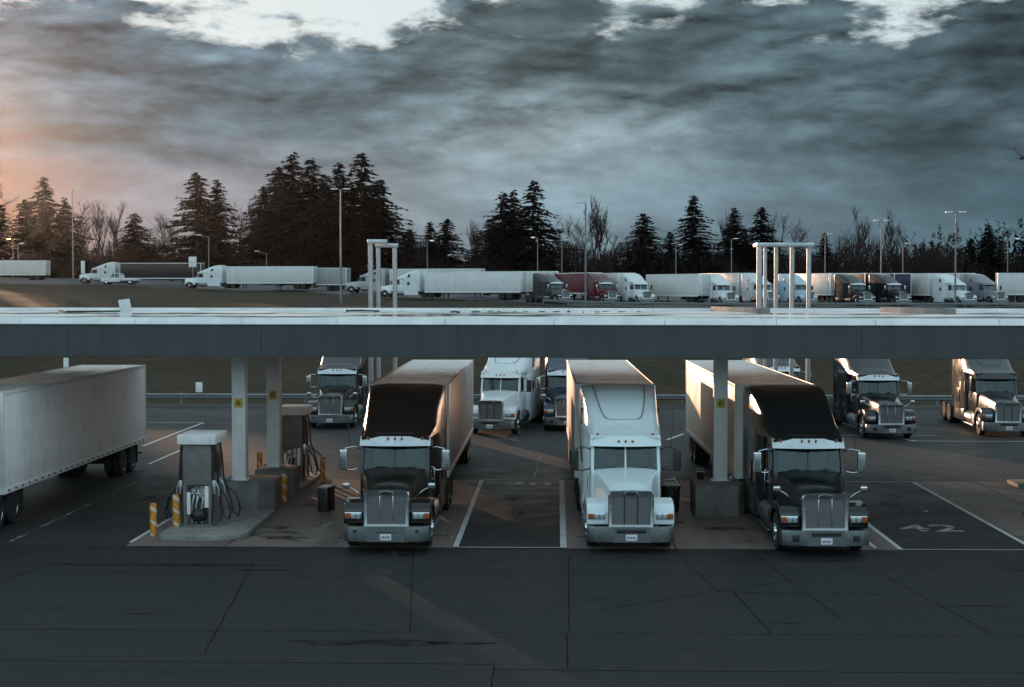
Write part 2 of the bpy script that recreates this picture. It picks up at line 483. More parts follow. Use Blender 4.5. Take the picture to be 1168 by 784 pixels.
def make_tractor(label, color, group, visor='chrome', bumper='plain', panel=False, hood_mirrors=True, stacks=False, slots=False, lip=False):
    t = empty('semi_truck', (0, 0, 0))
    tag(t, label, 'truck', group)
    P = lambda mb, name, m='paint', par=None, sm=35: mb.build(name, m, par or t, color, sm)
    # chassis
    mb = MB()
    for s in (-1, 1):
        mb.span((s * .36, .5, .62), (s * .46, 9.9, .9), .01)
    mb.span((-.5, 1.05, .42), (.5, 1.35, .62), .03)
    for y in (8.2, 9.5):
        mb.lathe([(.13, -.9), (.13, -.3), (.24, -.15), (.24, .15), (.13, .3), (.13, .9)], (0, y, .52), 'x', 12)
    mb.span((-.55, 8.3, .92), (.55, 9.4, 1.06), .04)
    mb.span((-.9, .35, .3), (.9, .55, .5), .04)
    mb.span((-.55, .6, .66), (.55, 2.4, .95), .05)
    P(mb, 'chassis', 'chassis_steel')
    # hood
    mb = MB()
    mb.loft([sec(.61, .74, .61, 1.2, .585, 1.67, .1, .035, .34), sec(.63, .8, .63, 1.2, .6, 1.705, .11, .045, .5),
             sec(.71, .95, .70, 1.25, .66, 1.79, .13, .06, 1.1), sec(.82, 1.0, .80, 1.3, .76, 1.88, .14, .06, 1.8),
             sec(.95, 1.0, .93, 1.35, .90, 1.97, .14, .05, 2.5), sec(.99, .95, .98, 1.4, .95, 1.99, .12, .05, 2.72)])
    P(mb, 'hood', sm=40)
    # grille
    mb = MB()
    def arch(hw, zb, zt, r, cz):
        p = [(-hw, zb), (hw, zb), (hw, zt - r)]
        for k in range(1, 5):
            a = PI / 2 * k / 5
            p.append((hw - r + r * math.cos(a), zt - r + r * math.sin(a)))
        p += [(hw - r, zt), (0, zt + cz), (-hw + r, zt)]
        for k in range(1, 5):
            a = PI / 2 + PI / 2 * k / 5
            p.append((-hw + r + r * math.cos(a), zt - r + r * math.sin(a)))
        p.append((-hw, zt - r))
        return p
    out, inn = arch(.625, .68, 1.68, .12, .02), arch(.53, .76, 1.55, .09, .01)
    rings = []
    for poly, y in ((out, .36), (out, .21), ([(x * .97, .02 + z * .985) for x, z in out], .185), (inn, .2), (inn, .26)):
        rings.append([(x, y, z) for x, z in poly])
    mb.loft(rings, cap=False)
    gr = P(mb, 'grille', 'chrome', sm=30)
    mb = MB(); mb.prism(inn, 'y', .24, .27)
    P(mb, 'grille_mesh', 'grille_mesh', gr, 0)
    mb = MB()
    for x in (-.18, .18):
        mb.span((x - .014, .215, .765), (x + .014, .245, 1.545), .005)
    P(mb, 'grille_bar', 'chrome' if visor == 'chrome' else 'chassis_steel', gr)
    mb = MB()
    mb.loft([[(.19 * math.cos(2 * PI * k / 20), y, 1.615 + .06 * math.sin(2 * PI * k / 20)) for k in range(20)] for y in (.2, .155)])
    em = P(mb, 'emblem', 'emblem_dark', gr, 40)
    mb = MB()
    ring = []
    for k in range(21):
        a = 2 * PI * k / 20
        ring.append((.19 * math.cos(a), .155, 1.615 + .06 * math.sin(a)))
    mb.tube(ring, .011, 5, False)
    for k in range(6):
        x = -.12 + k * .042
        mb.tube([(x, .15, 1.595), (x + .013, .15, 1.638), (x + .026, .15, 1.596)], .006, 4)
    P(mb, 'emblem_trim', 'chrome', gr)
    # fenders
    for s in (-1, 1):
        mb = MB()
        outer = [(.40, .735), (.40, 1.10), (.45, 1.22), (.58, 1.30), (.9, 1.36), (1.3, 1.37), (1.75, 1.29), (2.1, 1.1), (2.3, .82), (2.34, .62)]
        inner = [(2.2, .6)]
        for k in range(9):
            a = R(8) + R(150) * k / 8
            inner.append((1.3 + .72 * math.cos(a), .55 + .68 * math.sin(a)))
        inner += [(.58, .735)]
        mb.prism(outer + inner, 'x', s * .58, s * 1.2, .045, 3)
        P(mb, 'fender', sm=50)
        # headlight with its lamps
        mb = MB(); mb.span((s * .7, .36, .885), (s * 1.17, .46, 1.075), .02)
        hl = P(mb, 'headlight', 'chrome')
        mb = MB()
        for xx in (.79, .93):
            mb.span((s * (xx - .06), .345, .91), (s * (xx + .06), .37, 1.05), .02)
        P(mb, 'lamp_lens', 'lamp_lens', hl)
        mb = MB(); mb.span((s * 1.02, .345, .905), (s * 1.158, .4, 1.055), .02)
        P(mb, 'turn_signal', 'amber_lens', hl)
        # step, tank, skirt
        mb = MB(); mb.span((s * .9, 2.42, .42), (s * 1.15, 2.95, .92), .04)
        mb.span((s * .95, 2.5, .33), (s * 1.2, 4.6, .38), .015)
        P(mb, 'step', 'dull_alloy')
        mb = MB(); mb.lathe([(.05, 0), (.28, 0), (.32, .05), (.32, 1.6), (.28, 1.65), (.05, 1.65)], (s * .86, 2.98, .66), 'y', 20)
        for yy in (3.3, 4.3):
            mb.lathe([(.328, 0), (.328, .07)], (s * .86, yy, .66), 'y', 20)
        P(mb, 'fuel_tank', 'dull_alloy')
        mb = MB(); mb.prism([(4.72, .38), (7.3, .38), (7.05, .98), (4.72, .98)], 'x', s * 1.0, s * 1.18, .03)
        P(mb, 'side_skirt')
        # mirrors
        mb = MB(); mb.box((s * 1.48, 2.62, 2.27), (.23, .16, .6), .05, None, 3)
        mi = P(mb, 'mirror', 'chrome' if visor == 'chrome' else 'black_plastic', sm=50)
        mb = MB(); mb.span((s * 1.385, 2.695, 2.0), (s * 1.575, 2.706, 2.54))
        P(mb, 'mirror_glass', 'glass', mi)
        mb = MB()
        mb.tube([(s * 1.47, 2.62, 2.0), (s * 1.49, 2.64, 2.3), (s * 1.47, 2.62, 2.55)], .02, 6)
        mb.tube([(s * 1.0, 2.9, 2.55), (s * 1.2, 2.7, 2.64), (s * 1.42, 2.62, 2.6), (s * 1.47, 2.62, 2.5)], .018, 6)
        mb.tube([(s * 1.0, 2.85, 2.0), (s * 1.25, 2.68, 1.96), (s * 1.47, 2.62, 2.0)], .022, 6)
        P(mb, 'mirror_arm', 'chrome' if visor == 'chrome' else 'black_plastic', mi)
        if hood_mirrors:
            mb = MB(); mb.box((s * 1.19, .95, 1.73), (.2, .12, .17), .05, None, 3)
            hm = P(mb, 'hood_mirror', 'chrome', sm=50)
            mb = MB(); mb.tube([(s * .78, 1.0, 1.45), (s * .98, .95, 1.62), (s * 1.16, .95, 1.7)], .016, 6)
            P(mb, 'mirror_arm', 'chrome', hm)
        P(MB().tube([(s * 1.3, 2.7, 2.62), (s * 1.34, 2.72, 3.1), (s * 1.36, 2.78, 3.75)], [.012, .009, .005], 5), 'antenna', 'black_plastic')
        make_wheel(t, s * 1.03, 1.3, s)
        for y in (8.2, 9.5):
            make_wheel(t, s * 1.1, y, s, True)
        mb = MB(); mb.box((s * .95, 10.2, .62), (.6, .02, .75), .005)
        P(mb, 'mud_flap', 'rubber')
    # bumper
    mb = MB()
    pl = [(-1.2, .42), (-1.18, .2), (-1.02, .06), (-.5, .015), (0, 0), (.5, .015), (1.02, .06), (1.18, .2), (1.2, .42), (1.1, .42), (.95, .2), (-.95, .2), (-1.1, .42)]
    mb.prism(pl, 'z', .31, .72, .025)
    bu = P(mb, 'bumper', 'paint' if bumper == 'paint' else 'dull_alloy', sm=30)
    mb = MB()
    if bumper == 'slots':
        mb.span((-.4, -.012, .57), (.4, .03, .68), .02)
        for s in (-1, 1):
            mb.span((s * .72, .0, .43), (s * .9, .06, .6), .02)
    elif bumper == 'slot':
        mb.span((-.4, -.012, .56), (.4, .03, .67), .03)
    else:
        for s in (-1, 1):
            mb.lathe([(.045, -.02), (.045, .02)], (s * .85, .03, .6), 'y', 12)
        mb.span((-.32, -.008, .565), (.32, .02, .58))
    P(mb, 'tow_opening', 'black_plastic', bu)
    mb = MB(); mb.span((-.155, -.03, .36), (.155, -.018, .53), .006)
    pp = P(mb, 'licence_plate', 'plate_white', bu)
    mb = MB()
    for k in range(5):
        x = -.1 + .05 * k
        mb.span((x - .016, -.0335, .41), (x + .006, -.031, .475))
        mb.span((x + .009, -.0335, .41 + .02 * (k % 3)), (x + .016, -.031, .475 - .02 * ((k + 1) % 2)))
    P(mb, 'plate_text', 'plate_ink', bu, 0)
    # cab
    mb = MB()
    mb.span((-1.0, 2.6, .92), (1.0, 4.5, 1.96), .05)
    mb.span((-1.0, 2.84, 2.66), (1.0, 4.5, 2.95), .06)
    for s in (-1, 1):
        mb.tube([(s * .965, 2.69, 1.93), (s * .945, 2.9, 2.72)], .05, 8)
        mb.tube([(s * .975, 3.0, 1.93), (s * .965, 3.02, 2.72)], .03, 8)
        mb.span((s * .93, 3.85, 1.9), (s * .995, 4.52, 2.72), .02)
    mb.box((0, 2.80, 2.31), (.05, .05, .74), .01, Matrix.Rotation(R(-15), 3, 'X'))
    mb.span((-.95, 4.42, 1.9), (.95, 4.47, 2.7))
    cab = P(mb, 'cab', sm=40)
    mb = MB()
    for s in (-1, 1):
        mb.loft([[(s * .03, 2.715, 1.95), (s * .93, 2.74, 1.95), (s * .93, 2.746, 1.95), (s * .03, 2.721, 1.95)], [(s * .03, 2.905, 2.68), (s * .91, 2.925, 2.68), (s * .91, 2.931, 2.68), (s * .03, 2.911, 2.68)]])
    P(mb, 'windshield', 'glass', sm=0)
    mb = MB()
    for x0, x1 in ((.1, .62), (-.8, -.28)):
        mb.tube([(x0, 2.69, 1.97), ((x0 + x1) / 2 + .1, 2.715, 2.06), (x1, 2.715, 2.05)], .012, 5)
    P(mb, 'wiper', 'black_plastic', cab)
    for s in (-1, 1):
        mb = MB(); mb.span((s * .984, 3.03, 1.97), (s * .99, 3.84, 2.62))
        P(mb, 'side_window', 'glass', sm=0)
        mb = MB(); mb.span((s * .995, 2.95, .98), (s * 1.008, 3.95, 1.93), .005)
        dr = P(mb, 'door')
        mb = MB(); mb.span((s * 1.0, 3.72, 1.55), (s * 1.035, 3.88, 1.6), .01)
        mb.tube([(s * 1.01, 4.02, 1.2), (s * 1.05, 4.02, 1.25), (s * 1.05, 4.02, 1.85), (s * 1.01, 4.02, 1.9)], .014, 6)
        P(mb, 'handle', 'chrome', dr)
        mb = MB(); mb.span((s * .2, 3.55, 1.6), (s * .75, 4.0, 1.97), .06); mb.span((s * .22, 3.9, 1.95), (s * .73, 4.05, 2.5), .06)
        P(mb, 'seat', 'seat_cloth', cab)
    mb = MB(); mb.span((-.9, 2.8, 1.955), (.9, 3.15, 2.03), .03); mb.span((-.85, 4.3, 1.97), (.85, 4.4, 2.6))
    P(mb, 'dashboard', 'interior_trim', cab)
    mb = MB()
    mb.tube([(.48 + .21 * math.cos(2 * PI * k / 16), 3.27 + .12 * math.sin(2 * PI * k / 16), 2.07 + .14 * math.sin(2 * PI * k / 16)) for k in range(17)], .018, 6, False)
    mb.tube([(.27, 3.27, 2.07), (.69, 3.27, 2.07)], .016, 5)
    P(mb, 'steering_wheel', 'black_plastic', cab)
    # sleeper
    mb = MB()
    def col_sec(y, hw, zb=.92, zt=3.0):
        return [(-hw, y, zb), (hw, y, zb), (hw, y, zt), (-hw, y, zt)]
    mb.loft([col_sec(4.45, 1.02), col_sec(4.62, 1.12), col_sec(5.0, 1.17), col_sec(6.4, 1.2), col_sec(7.12, 1.2)])
    sl = P(mb, 'sleeper', sm=30)
    for s in (-1, 1):
        P(MB().span((s * 1.19, 5.7, 1.3), (s * 1.215, 6.5, 2.0), .01), 'locker_door', 'paint', sl)
    for s in (-1, 1):
        mb = MB()
        mb.prism([(7.1, .98), (7.55, .98), (7.55, 3.9), (7.35, 4.12), (7.1, 4.14)], 'x', s * 1.17, s * 1.215, .015)
        P(mb, 'side_extender')
    # roof fairing
    mb = MB()
    secs = []
    for (y, zt, hb, ht) in FAIR:
        hm = (hb + ht) / 2
        zb = 2.88
        rr = min(.16, (zt - zb) * .6)
        secs.append(sec(hb, zb, hb - (hb - ht) * .25, zb + (zt - zb) * .5, ht, zt, rr, .03, y))
    mb.loft(secs)
    fr = P(mb, 'roof_fairing', sm=45)
    if panel or lip:
        mb = MB()
        ys = [3.55 + .28 * k for k in range(11)] if panel else [2.95 + .1 * k for k in range(8)]
        top, bot = [], []
        n = 8
        for i, y in enumerate(ys):
            tt = i / (len(ys) - 1)
            zt = fair_at(y)[0]
            hw = (.5 + .3 * min(1, tt * 1.6)) if panel else (.62 + .16 * math.sin(PI * min(1, .5 + tt * .5)))
            if not panel: hw = .8 * math.sqrt(max(.02, 1 - (tt * .96) ** 4))
            row = []
            for k in range(n + 1):
                x = -hw + 2 * hw * k / n
                cr = .03 * (1 - (abs(x) / .95) ** 1.7)
                row.append((x, y, zt + cr + (.03 if 0 < k < n and 0 < i < len(ys) - 1 else -.01)))
            top.append(row)
        for i in range(len(top) - 1):
            for k in range(n):
                mb.face((top[i][k], top[i][k + 1], top[i + 1][k + 1], top[i + 1][k]))
        bmesh.ops.remove_doubles(mb.bm, verts=mb.bm.verts, dist=.0005)
        P(mb, 'fairing_panel', 'paint', fr, 25)
        if panel:
            up_ = [(x, y) for y, x in ((6.7, .8), (6.0, .78), (5.2, .72), (4.4, .62), (4.05, .54), (3.9, .4))]
            path = up_ + [(0, 3.86)] + [(-x, y) for x, y in up_[::-1]]
            mb = MB(); mb.tube([(x, y, fair_at(y)[0] + .03 * (1 - (abs(x) / .95) ** 1.7) + .03) for x, y in path], .013, 6)
            P(mb, 'fairing_seam', 'grey_cabinet', fr)
    if slots:
        for s in (-1, 1):
            P(MB().prism([(5.3, 3.05), (5.75, 3.05), (5.9, 3.5), (5.55, 3.55)], 'x', s * 1.13, s * 1.2, .01), 'sleeper_window', 'black_plastic', sl)
            P(MB().prism([(5.3, 1.9), (5.75, 1.9), (5.75, 2.35), (5.3, 2.35)], 'x', s * 1.16, s * 1.202, .01), 'sleeper_window', 'black_plastic', sl)
    # visor
    mb = MB()
    n = 10
    f0, f1 = [], []
    vz = (2.66, 2.93) if visor == 'chrome' else (2.66, 2.96)
    for k in range(n + 1):
        u = -1 + 2 * k / n
        x = 1.03 * u
        yb = 2.58 + .16 * u * u
        f0.append((x, yb, vz[0])); f1.append((x * .985, yb + .17, vz[1]))
    for a, b in ((f0, f1),):
        for k in range(n):
            mb.face((a[k], a[k + 1], b[k + 1], b[k]))
            mb.face((b[k], b[k + 1], (b[k + 1][0], b[k + 1][1] + .3, b[k + 1][2]), (b[k][0], b[k][1] + .3, b[k][2])))
            mb.face(((a[k][0], a[k][1] + .02, a[k][2]), (a[k + 1][0], a[k + 1][1] + .02, a[k + 1][2]), a[k + 1], a[k]))
    for s in (0, n):
        mb.face((f0[s], f1[s], (f1[s][0], f1[s][1] + .3, f1[s][2]), (f0[s][0], f0[s][1] + .3, f0[s][2])))
    bmesh.ops.remove_doubles(mb.bm, verts=mb.bm.verts, dist=.0005)
    vi = P(mb, 'sun_visor', 'chrome' if visor == 'chrome' else 'paint', sm=30)
    for x in (-.8, -.2, 0, .2, .8):
        mb = MB()
        yb = 2.58 + .16 * (x / 1.03) ** 2
        if visor == 'chrome':
            mb.lathe([(.03, .1), (.035, -.02), (.025, -.05), (.005, -.06)], (x, yb + .12, vz[1] - .05), 'y', 10)
        elif abs(x) > .5:
            mb.lathe([(.05, 0), (.05, .03), (.03, .06), (.005, .07)], (x, yb + .22, vz[1] - .005), 'z', 10)
        else:
            mb.lathe([(.01, -.045), (.035, -.04), (.042, -.01), (.042, .06)], (x, yb + .09, vz[0] + .14), 'y', 12)
        P(mb, 'marker_light', 'amber_lens', sm=50)
    if stacks:
        for s in (-1, 1):
            mb = MB(); mb.tube([(s * 1.1, 4.45, 1.0), (s * 1.1, 4.45, 3.9), (s * 1.1, 4.55, 4.1), (s * 1.1, 4.62, 4.2)], [.09, .09, .085, .08], 12)
            P(mb, 'exhaust_stack', 'chrome')
    return t

def make_trailer(label, color, group):
    t = empty('semi_trailer', (0, 0, 0)); tag(t, label, 'trailer', group)
    L = 16.15
    P = lambda mb, name, m, par=None, sm=35: mb.build(name, m, par or t, color, sm)
    mb = MB(); mb.span((-1.29, .0, 1.12), (1.29, L, 4.08), .02)
    P(mb, 'cargo_box', 'trailer_skin')
    mb = MB(); mb.span((-1.23, .06, 4.075), (1.23, L - .06, 4.09))
    for k in range(1, 26):
        mb.span((-1.22, k * .62 - .012, 4.088), (1.22, k * .62 + .012, 4.094))
    P(mb, 'roof', 'roof_sheet')
    mb = MB()
    for s in (-1, 1):
        mb.span((s * 1.25, 0, 3.99), (s * 1.305, L, 4.105), .01)
        mb.span((s * 1.25, 0, 1.02), (s * 1.31, L, 1.2), .01)
        for y in (-.015, L - .12):
            mb.span((s * 1.22, y, 1.05), (s * 1.308, y + .13, 4.1), .015)
    mb.span((-1.25, -.02, 3.99), (1.25, .05, 4.1), .01); mb.span((-1.25, L - .08, 3.96), (1.25, L + .01, 4.1), .01)
    mb.span((-1.25, -.02, 1.02), (1.25, .06, 1.2), .01)
    P(mb, 'edge_rail', 'white_metal')
    mb = MB()
    for k in range(26):
        for s in (-1, 1):
            mb.span((s * 1.3, .35 + k * .61, 1.08), (s * 1.318, .5 + k * .61, 1.14))
    P(mb, 'side_marking', 'chassis_steel')
    for s in (-1, 1):
        mb = MB(); mb.span((s * .015, L, 1.2), (s * 1.2, L + .03, 3.95), .008)
        d = P(mb, 'rear_door', 'trailer_skin')
        mb = MB()
        for x in (.15, .45):
            mb.tube([(s * x, L + .05, 1.1), (s * x, L + .05, 3.98)], .02, 6)
        mb.span((s * .1, L + .04, 2.0), (s * .5, L + .08, 2.05))
        P(mb, 'lock_rod', 'galvanised', d)
        mb = MB(); mb.span((s * .95, L - .02, .95), (s * 1.2, L + .03, 1.05), .01)
        P(mb, 'tail_light', 'red_lens')
    mb = MB(); mb.span((-1.15, L - .12, .5), (1.15, L - .02, .6), .015)
    for s in (-1, 1): mb.span((s * .5, L - .12, .6), (s * .6, L - .04, 1.1), .01)
    P(mb, 'rear_guard', 'dull_alloy')
    mb = MB()
    for s in (-1, 1):
        mb.span((s * .4, 10.8, .8), (s * .55, L - .1, 1.1), .01)
        mb.span((s * .4, .5, 1.0), (s * .5, 10.8, 1.115))
    for y in (13.0, 14.3):
        mb.lathe([(.08, -.95), (.08, .95)], (0, y, .52), 'x', 10)
        mb.span((-.6, y - .15, .6), (.6, y + .15, .85), .03)
    mb.span((-.5, 9.6, .6), (.5, 10.3, .95), .05)
    P(mb, 'suspension', 'chassis_steel')
    mb = MB()
    for s in (-1, 1):
        mb.span((s * .72, 2.9, .25), (s * .84, 3.02, 1.12)); mb.span((s * .64, 2.82, .2), (s * .92, 3.1, .25), .01)
        mb.tube([(s * .78, 3.0, .6), (s * .5, 3.9, 1.08)], .025, 5)
    mb.tube([(-.78, 2.95, .75), (.78, 2.95, .75)], .03, 6)
    P(mb, 'landing_gear', 'chassis_steel')
    for s in (-1, 1):
        for y in (13.0, 14.3):
            make_wheel(t, s * 1.12, y, s, True)
        mb = MB(); mb.box((s * .95, 15.05, .68), (.6, .02, .8), .005)
        P(mb, 'mud_flap', 'rubber')
    return t

FRONT = 'semi trucks parked nose out under the canopy'
BACK = 'tractor units parked in the row behind the canopy'
UP = 'semi trucks parked on the upper lot'
FT = 'trailers under the canopy'
UT = 'trailers parked on the upper lot'
FAR_KEEP = {'chassis', 'hood', 'grille', 'grille_mesh', 'fender', 'headlight', 'fuel_tank', 'side_skirt', 'mirror', 'wheel', 'rim', 'bumper', 'cab', 'windshield', 'side_window', 'door',
            'sleeper', 'side_extender', 'roof_fairing', 'fairing_panel', 'sun_visor', 'sleeper_window', 'seat', 'dashboard'}
FAR_TKEEP = {'cargo_box', 'roof', 'edge_rail', 'rear_door', 'rear_guard', 'suspension', 'landing_gear', 'wheel', 'rim', 'mud_flap', 'lock_rod'}

brown = make_tractor('glossy dark brown semi truck with chrome visor, parked nose out beside the black waste box', (.013, .008, .0065), FRONT, 'chrome', 'plain', lip=True)
white = make_tractor('white semi truck with five amber roof lights, parked nose out in the middle', (.66, .74, .76), FRONT, 'paint', 'slot', panel=True, hood_mirrors=False, slots=True)
black = make_tractor('black semi truck with chrome visor and bumper openings beside the right canopy post', (.006, .0065, .007), FRONT, 'chrome', 'slots', lip=True)
brown.location = (-4.68, 41.5, 0); brown.rotation_euler.z = R(.6)
white.location = (2.02, 41.6, 0); white.rotation_euler.z = R(1.0)
black.location = (7.22, 41.15, 0); black.rotation_euler.z = R(1.0)
brown['label'] = 'glossy dark brown semi truck with chrome visor, leftmost of the three under the canopy'
dup(black, (-17.9, 37.0, 0), R(.2), 'dark tractor in front of the long trailer at the left edge, only rear wheels showing', FRONT, (.05, .05, .055))

def hitch(root, gap=8.45):
    """world place of a trailer's front behind a tractor"""
    a = root.rotation_euler.z
    return (root.location.x - math.sin(a) * gap, root.location.y + math.cos(a) * gap, root.location.z)
tr = make_trailer('silver grey box trailer coupled behind the dark brown truck', (.36, .36, .37), FT)
tr.location = (-4.86, 50.0, 0); tr.rotation_euler.z = R(.3)
dup(tr, (1.87, 50.0, 0), R(.6), 'white box trailer coupled behind the white truck, left side lit orange', FT, (.84, .79, .72))
dup(tr, (7.05, 49.9, 0), R(.8), 'cream box trailer coupled behind the black truck, rising beside the right canopy post', FT, (.86, .78, .67))
dup(tr, (-17.9, 45.35, 0), R(.2), 'long white ribbed trailer at the left edge beside the fuel pumps', FT, (.93, .89, .87))

KB = None
dup(brown, (-11.6, 77.6, 0), R(0), 'dark brown tractor with chrome grille in the back row left of the brown truck', BACK, (.022, .017, .016))
dup(white, (-3.3, 74.5, 0), R(-9), 'white tractor turned slightly in the back row between two front trailers', BACK, (.66, .7, .71))
dup(black, (.5, 76.6, 0), R(0), 'navy tractor in the back row half hidden by the white trailer', BACK, (.02, .035, .06))
dup(black, (15.85, 72.9, 0), R(2), 'black tractor with chrome grille in the back row right of the black truck', BACK, (.008, .008, .009))
dup(white, (21.7, 74.2, 0), R(-3), 'grey tractor with high roof at the right edge of the back row', BACK, (.034, .041, .046))
dup(black, (12.3, 80.5, 0), R(4), 'dark teal tractor in the back row mostly hidden behind the cream trailer', BACK, (.012, .02, .024))
# ------------------------------------------------------------------ ground
def plate(name, pts, z, m, kind='structure'):
    mb = MB(); mb.face([(x, y, z) for x, y in pts])
    o = mb.build(name, m, smooth=0)
    return tag(o, kind=kind)
def rect(x0, y0, x1, y1):
    return [(x0, y0), (x1, y0), (x1, y1), (x0, y1)]
plate('ground', rect(-420, -120, 420, 94.2), 0, 'asphalt')
plate('forecourt_pavement', rect(-120, -60, 120, 42.36), .004, 'forecourt')
for (x0, x1, m) in ((-12.1, -2.95, 'lane_concrete'), (-2.95, .26, 'stall_asphalt'), (.26, 9.45, 'lane_concrete'), (9.45, 13.25, 'stall_asphalt'), (13.25, 24.0, 'lane_concrete')):
    plate('lane_pavement', rect(x0, 42.36, x1, 57.4), .004, m)
# joints and cracks
mb = MB()
def strip(mb, a, b, w, z):
    a, b = Vector((*a, z)), Vector((*b, z))
    d = (b - a).normalized(); nn = Vector((-d.y, d.x, 0)) * w / 2
    mb.face([a - nn, b - nn, b + nn, a + nn])
def wob(mb, a, b, w, z, n=14, amp=.03):
    prev = a
    for k in range(1, n + 1):
        t = k / n
        p = (a[0] + (b[0] - a[0]) * t + rnd.uniform(-amp, amp), a[1] + (b[1] - a[1]) * t + rnd.uniform(-amp, amp))
        strip(mb, prev, p, w * rnd.uniform(.6, 1.2), z); prev = p
for a, b in (((-60, 32.05), (60, 31.95)), ((-1.2, 28.9), (60, 28.9)), ((-60, 29.4), (-1.2, 29.3)), ((-4.0, 42.3), (-3.1, 32)), ((-8.0, 40), (-7.0, 30)), ((.3, 41), (.25, 32)),
             ((.2, 29), (.2, 32)), ((5.3, 42.3), (6.2, 33.6)), ((3.2, 42.3), (3.9, 36)), ((1.0, 34.4), (6.2, 38.2)), ((8.2, 39), (9.1, 32.2)), ((-20, 37.4), (-10, 38.6)), ((-1.2, 25), (-1.2, 29.2)), ((14, 42.3), (17, 32)),
             ((4.2, 36.4), (8.2, 36.2)), ((4.2, 36.4), (4.5, 32)), ((-12.9, 42.3), (-14.5, 32))):
    wob(mb, a, b, .024, .008, 14, .012)
tag(mb.build('pavement_joints', 'joint_tar', smooth=0), kind='structure')
mb = MB()
def stain(cx, cy, rx, ry, n=22):
    ph = rnd.uniform(0, 6)
    mb.face([(cx + rx * math.cos(2 * PI * k / n) * (1 + .22 * math.sin(3 * 2 * PI * k / n + ph) + rnd.uniform(-.08, .08)), cy + ry * math.sin(2 * PI * k / n) * (1 + .3 * math.sin(5 * 2 * PI * k / n + ph) + rnd.uniform(-.12, .12)), .0065) for k in range(n)])
for x, y, rx, ry in ((-3.6, 31.0, 1.9, .28), (-1.9, 31.05, .9, .14), (-10.5, 39.6, 3.2, .22), (-4.2, 41.2, .5, .2), (-4.9, 41.6, .3, .12), (2.0, 41.0, .35, .14), (7.2, 40.7, .5, .16), (-7.8, 38.9, 1.4, .12), (9.6, 35.0, .8, .1), (4.8, 33.1, .5, .12), (-9.2, 33.6, .6, .1), (12.5, 39.4, .9, .12), (-1.2, 38.1, .3, .08), (.9, 35.6, .25, .07), (-6.4, 35.1, .4, .08)):
    stain(x, y, rx, ry)
tag(mb.build('oil_stains', 'damp_stain', smooth=0), kind='structure')
mb = MB()
for x, y, rx, ry in ((-4.7, 44.6, .5, .5), (-4.5, 47.5, .3, .6), (-8.3, 45.8, .5, .3), (-7.9, 44.0, .7, .3), (1.9, 45.2, .4, .6), (7.1, 44.3, .5, .6), (3.6, 47.2, .4, .3), (5.0, 46.0, .6, .3), (-1.3, 49, .3, 1.2), (-1.5, 52.6, .35, .8), (11.2, 51.2, .4, 1.1), (-6.5, 53, .6, .5), (15.3, 49, .6, .8), (-13.8, 52, .5, .9), (-8.2, 50.6, .4, .25)):
    stain(x, y, rx, ry)
tag(mb.build('lane_stains', 'damp_stain', smooth=0), kind='structure')
mb = MB()
for x in (-9.3, -6.3, 3.3, 6.3, 15.5): wob(mb, (x, 42.4), (x, 57.3), .025, .008, 10, .01)
for y in (46.2, 50, 53.7): 
    wob(mb, (-12.1, y), (-3, y), .025, .008, 6, .01); wob(mb, (.3, y), (9.4, y), .025, .008, 6, .01); wob(mb, (13.3, y), (24, y), .025, .008, 6, .01)
wob(mb, (-120, 42.38), (120, 42.38), .05, .009, 60, .01)
tag(mb.build('lane_joints', 'joint_tar', smooth=0), kind='structure')
# painted markings
def lines(name, segs, m):
    mb = MB()
    for a, b, w in segs: strip(mb, a, b, w, .0125)
    return tag(mb.build(name, m, smooth=0), kind='structure')
lines('road_markings', [((-2.84, 42.45), (-2.84, 57.3), .16), ((.17, 42.45), (.17, 57.3), .18), ((-2.9, 57.3), (.25, 57.3), .09), ((-2.9, 42.5), (.25, 42.5), .07),
    ((9.5, 42.4), (9.5, 57.2), .14), ((13.2, 42.4), (13.2, 57.2), .13), ((9.4, 42.5), (24, 42.5), .06), ((9.4, 57.2), (13.3, 57.2), .07), ((8.85, 42.6), (8.82, 44.8), .12),
    ((-18.85, 69), (-18.85, 81), .14), ((-16.7, 62), (-16.7, 68.6), .14), ((-18.85, 81), (-30, 81), .12), ((-12.12, 43), (-12.12, 48.6), .12),
    ((16.4, 72.3), (40, 72.3), .12), ((16.9, 72.3), (15.9, 74.5), .12), ((12, 75.0), (18.5, 75), .1), ((1.2, 73.4), (2.2, 77), .12), ((5.2, 72.6), (6.2, 75.5), .16)], 'line_paint')
lines('faint_markings', [((-15.6, 43), (-15.6, 58), .12), ((-20, 65.5), (-14.2, 65.5), .1), ((-20, 60.2), (-11.5, 60.4), .1), ((-40, 88.6), (40, 88.4), .12), ((-.9, 57.6), (-.7, 66), .06), ((10, 78.5), (30, 78.5), .1), ((-22, 83.5), (-12, 83.5), .1),
    ((-2.8, 60), (0, 60), .05), ((-5.6, 54.5), (-3.0, 54.4), .06), ((-12.0, 42.5), (-3, 42.5), .05)], 'faint_paint')
mb = MB()
mb.face([(x, y, .0125) for x, y in ((-7.45, 45.0), (-7.0, 44.7), (-6.9, 47.2))])
for _ in range(7):
    x, y = rnd.uniform(-8, -5.6), rnd.uniform(42.8, 44.6); a = rnd.uniform(0, 6)
    mb.face([(x + .25 * math.cos(a + q) * (1 + .8 * (q > 2)), y + .12 * math.sin(a + q), .0125) for q in (0, 1.3, 2.6, 4, 5.2)])
tag(mb.build('arrow_marking', 'faint_paint', smooth=0), kind='structure')
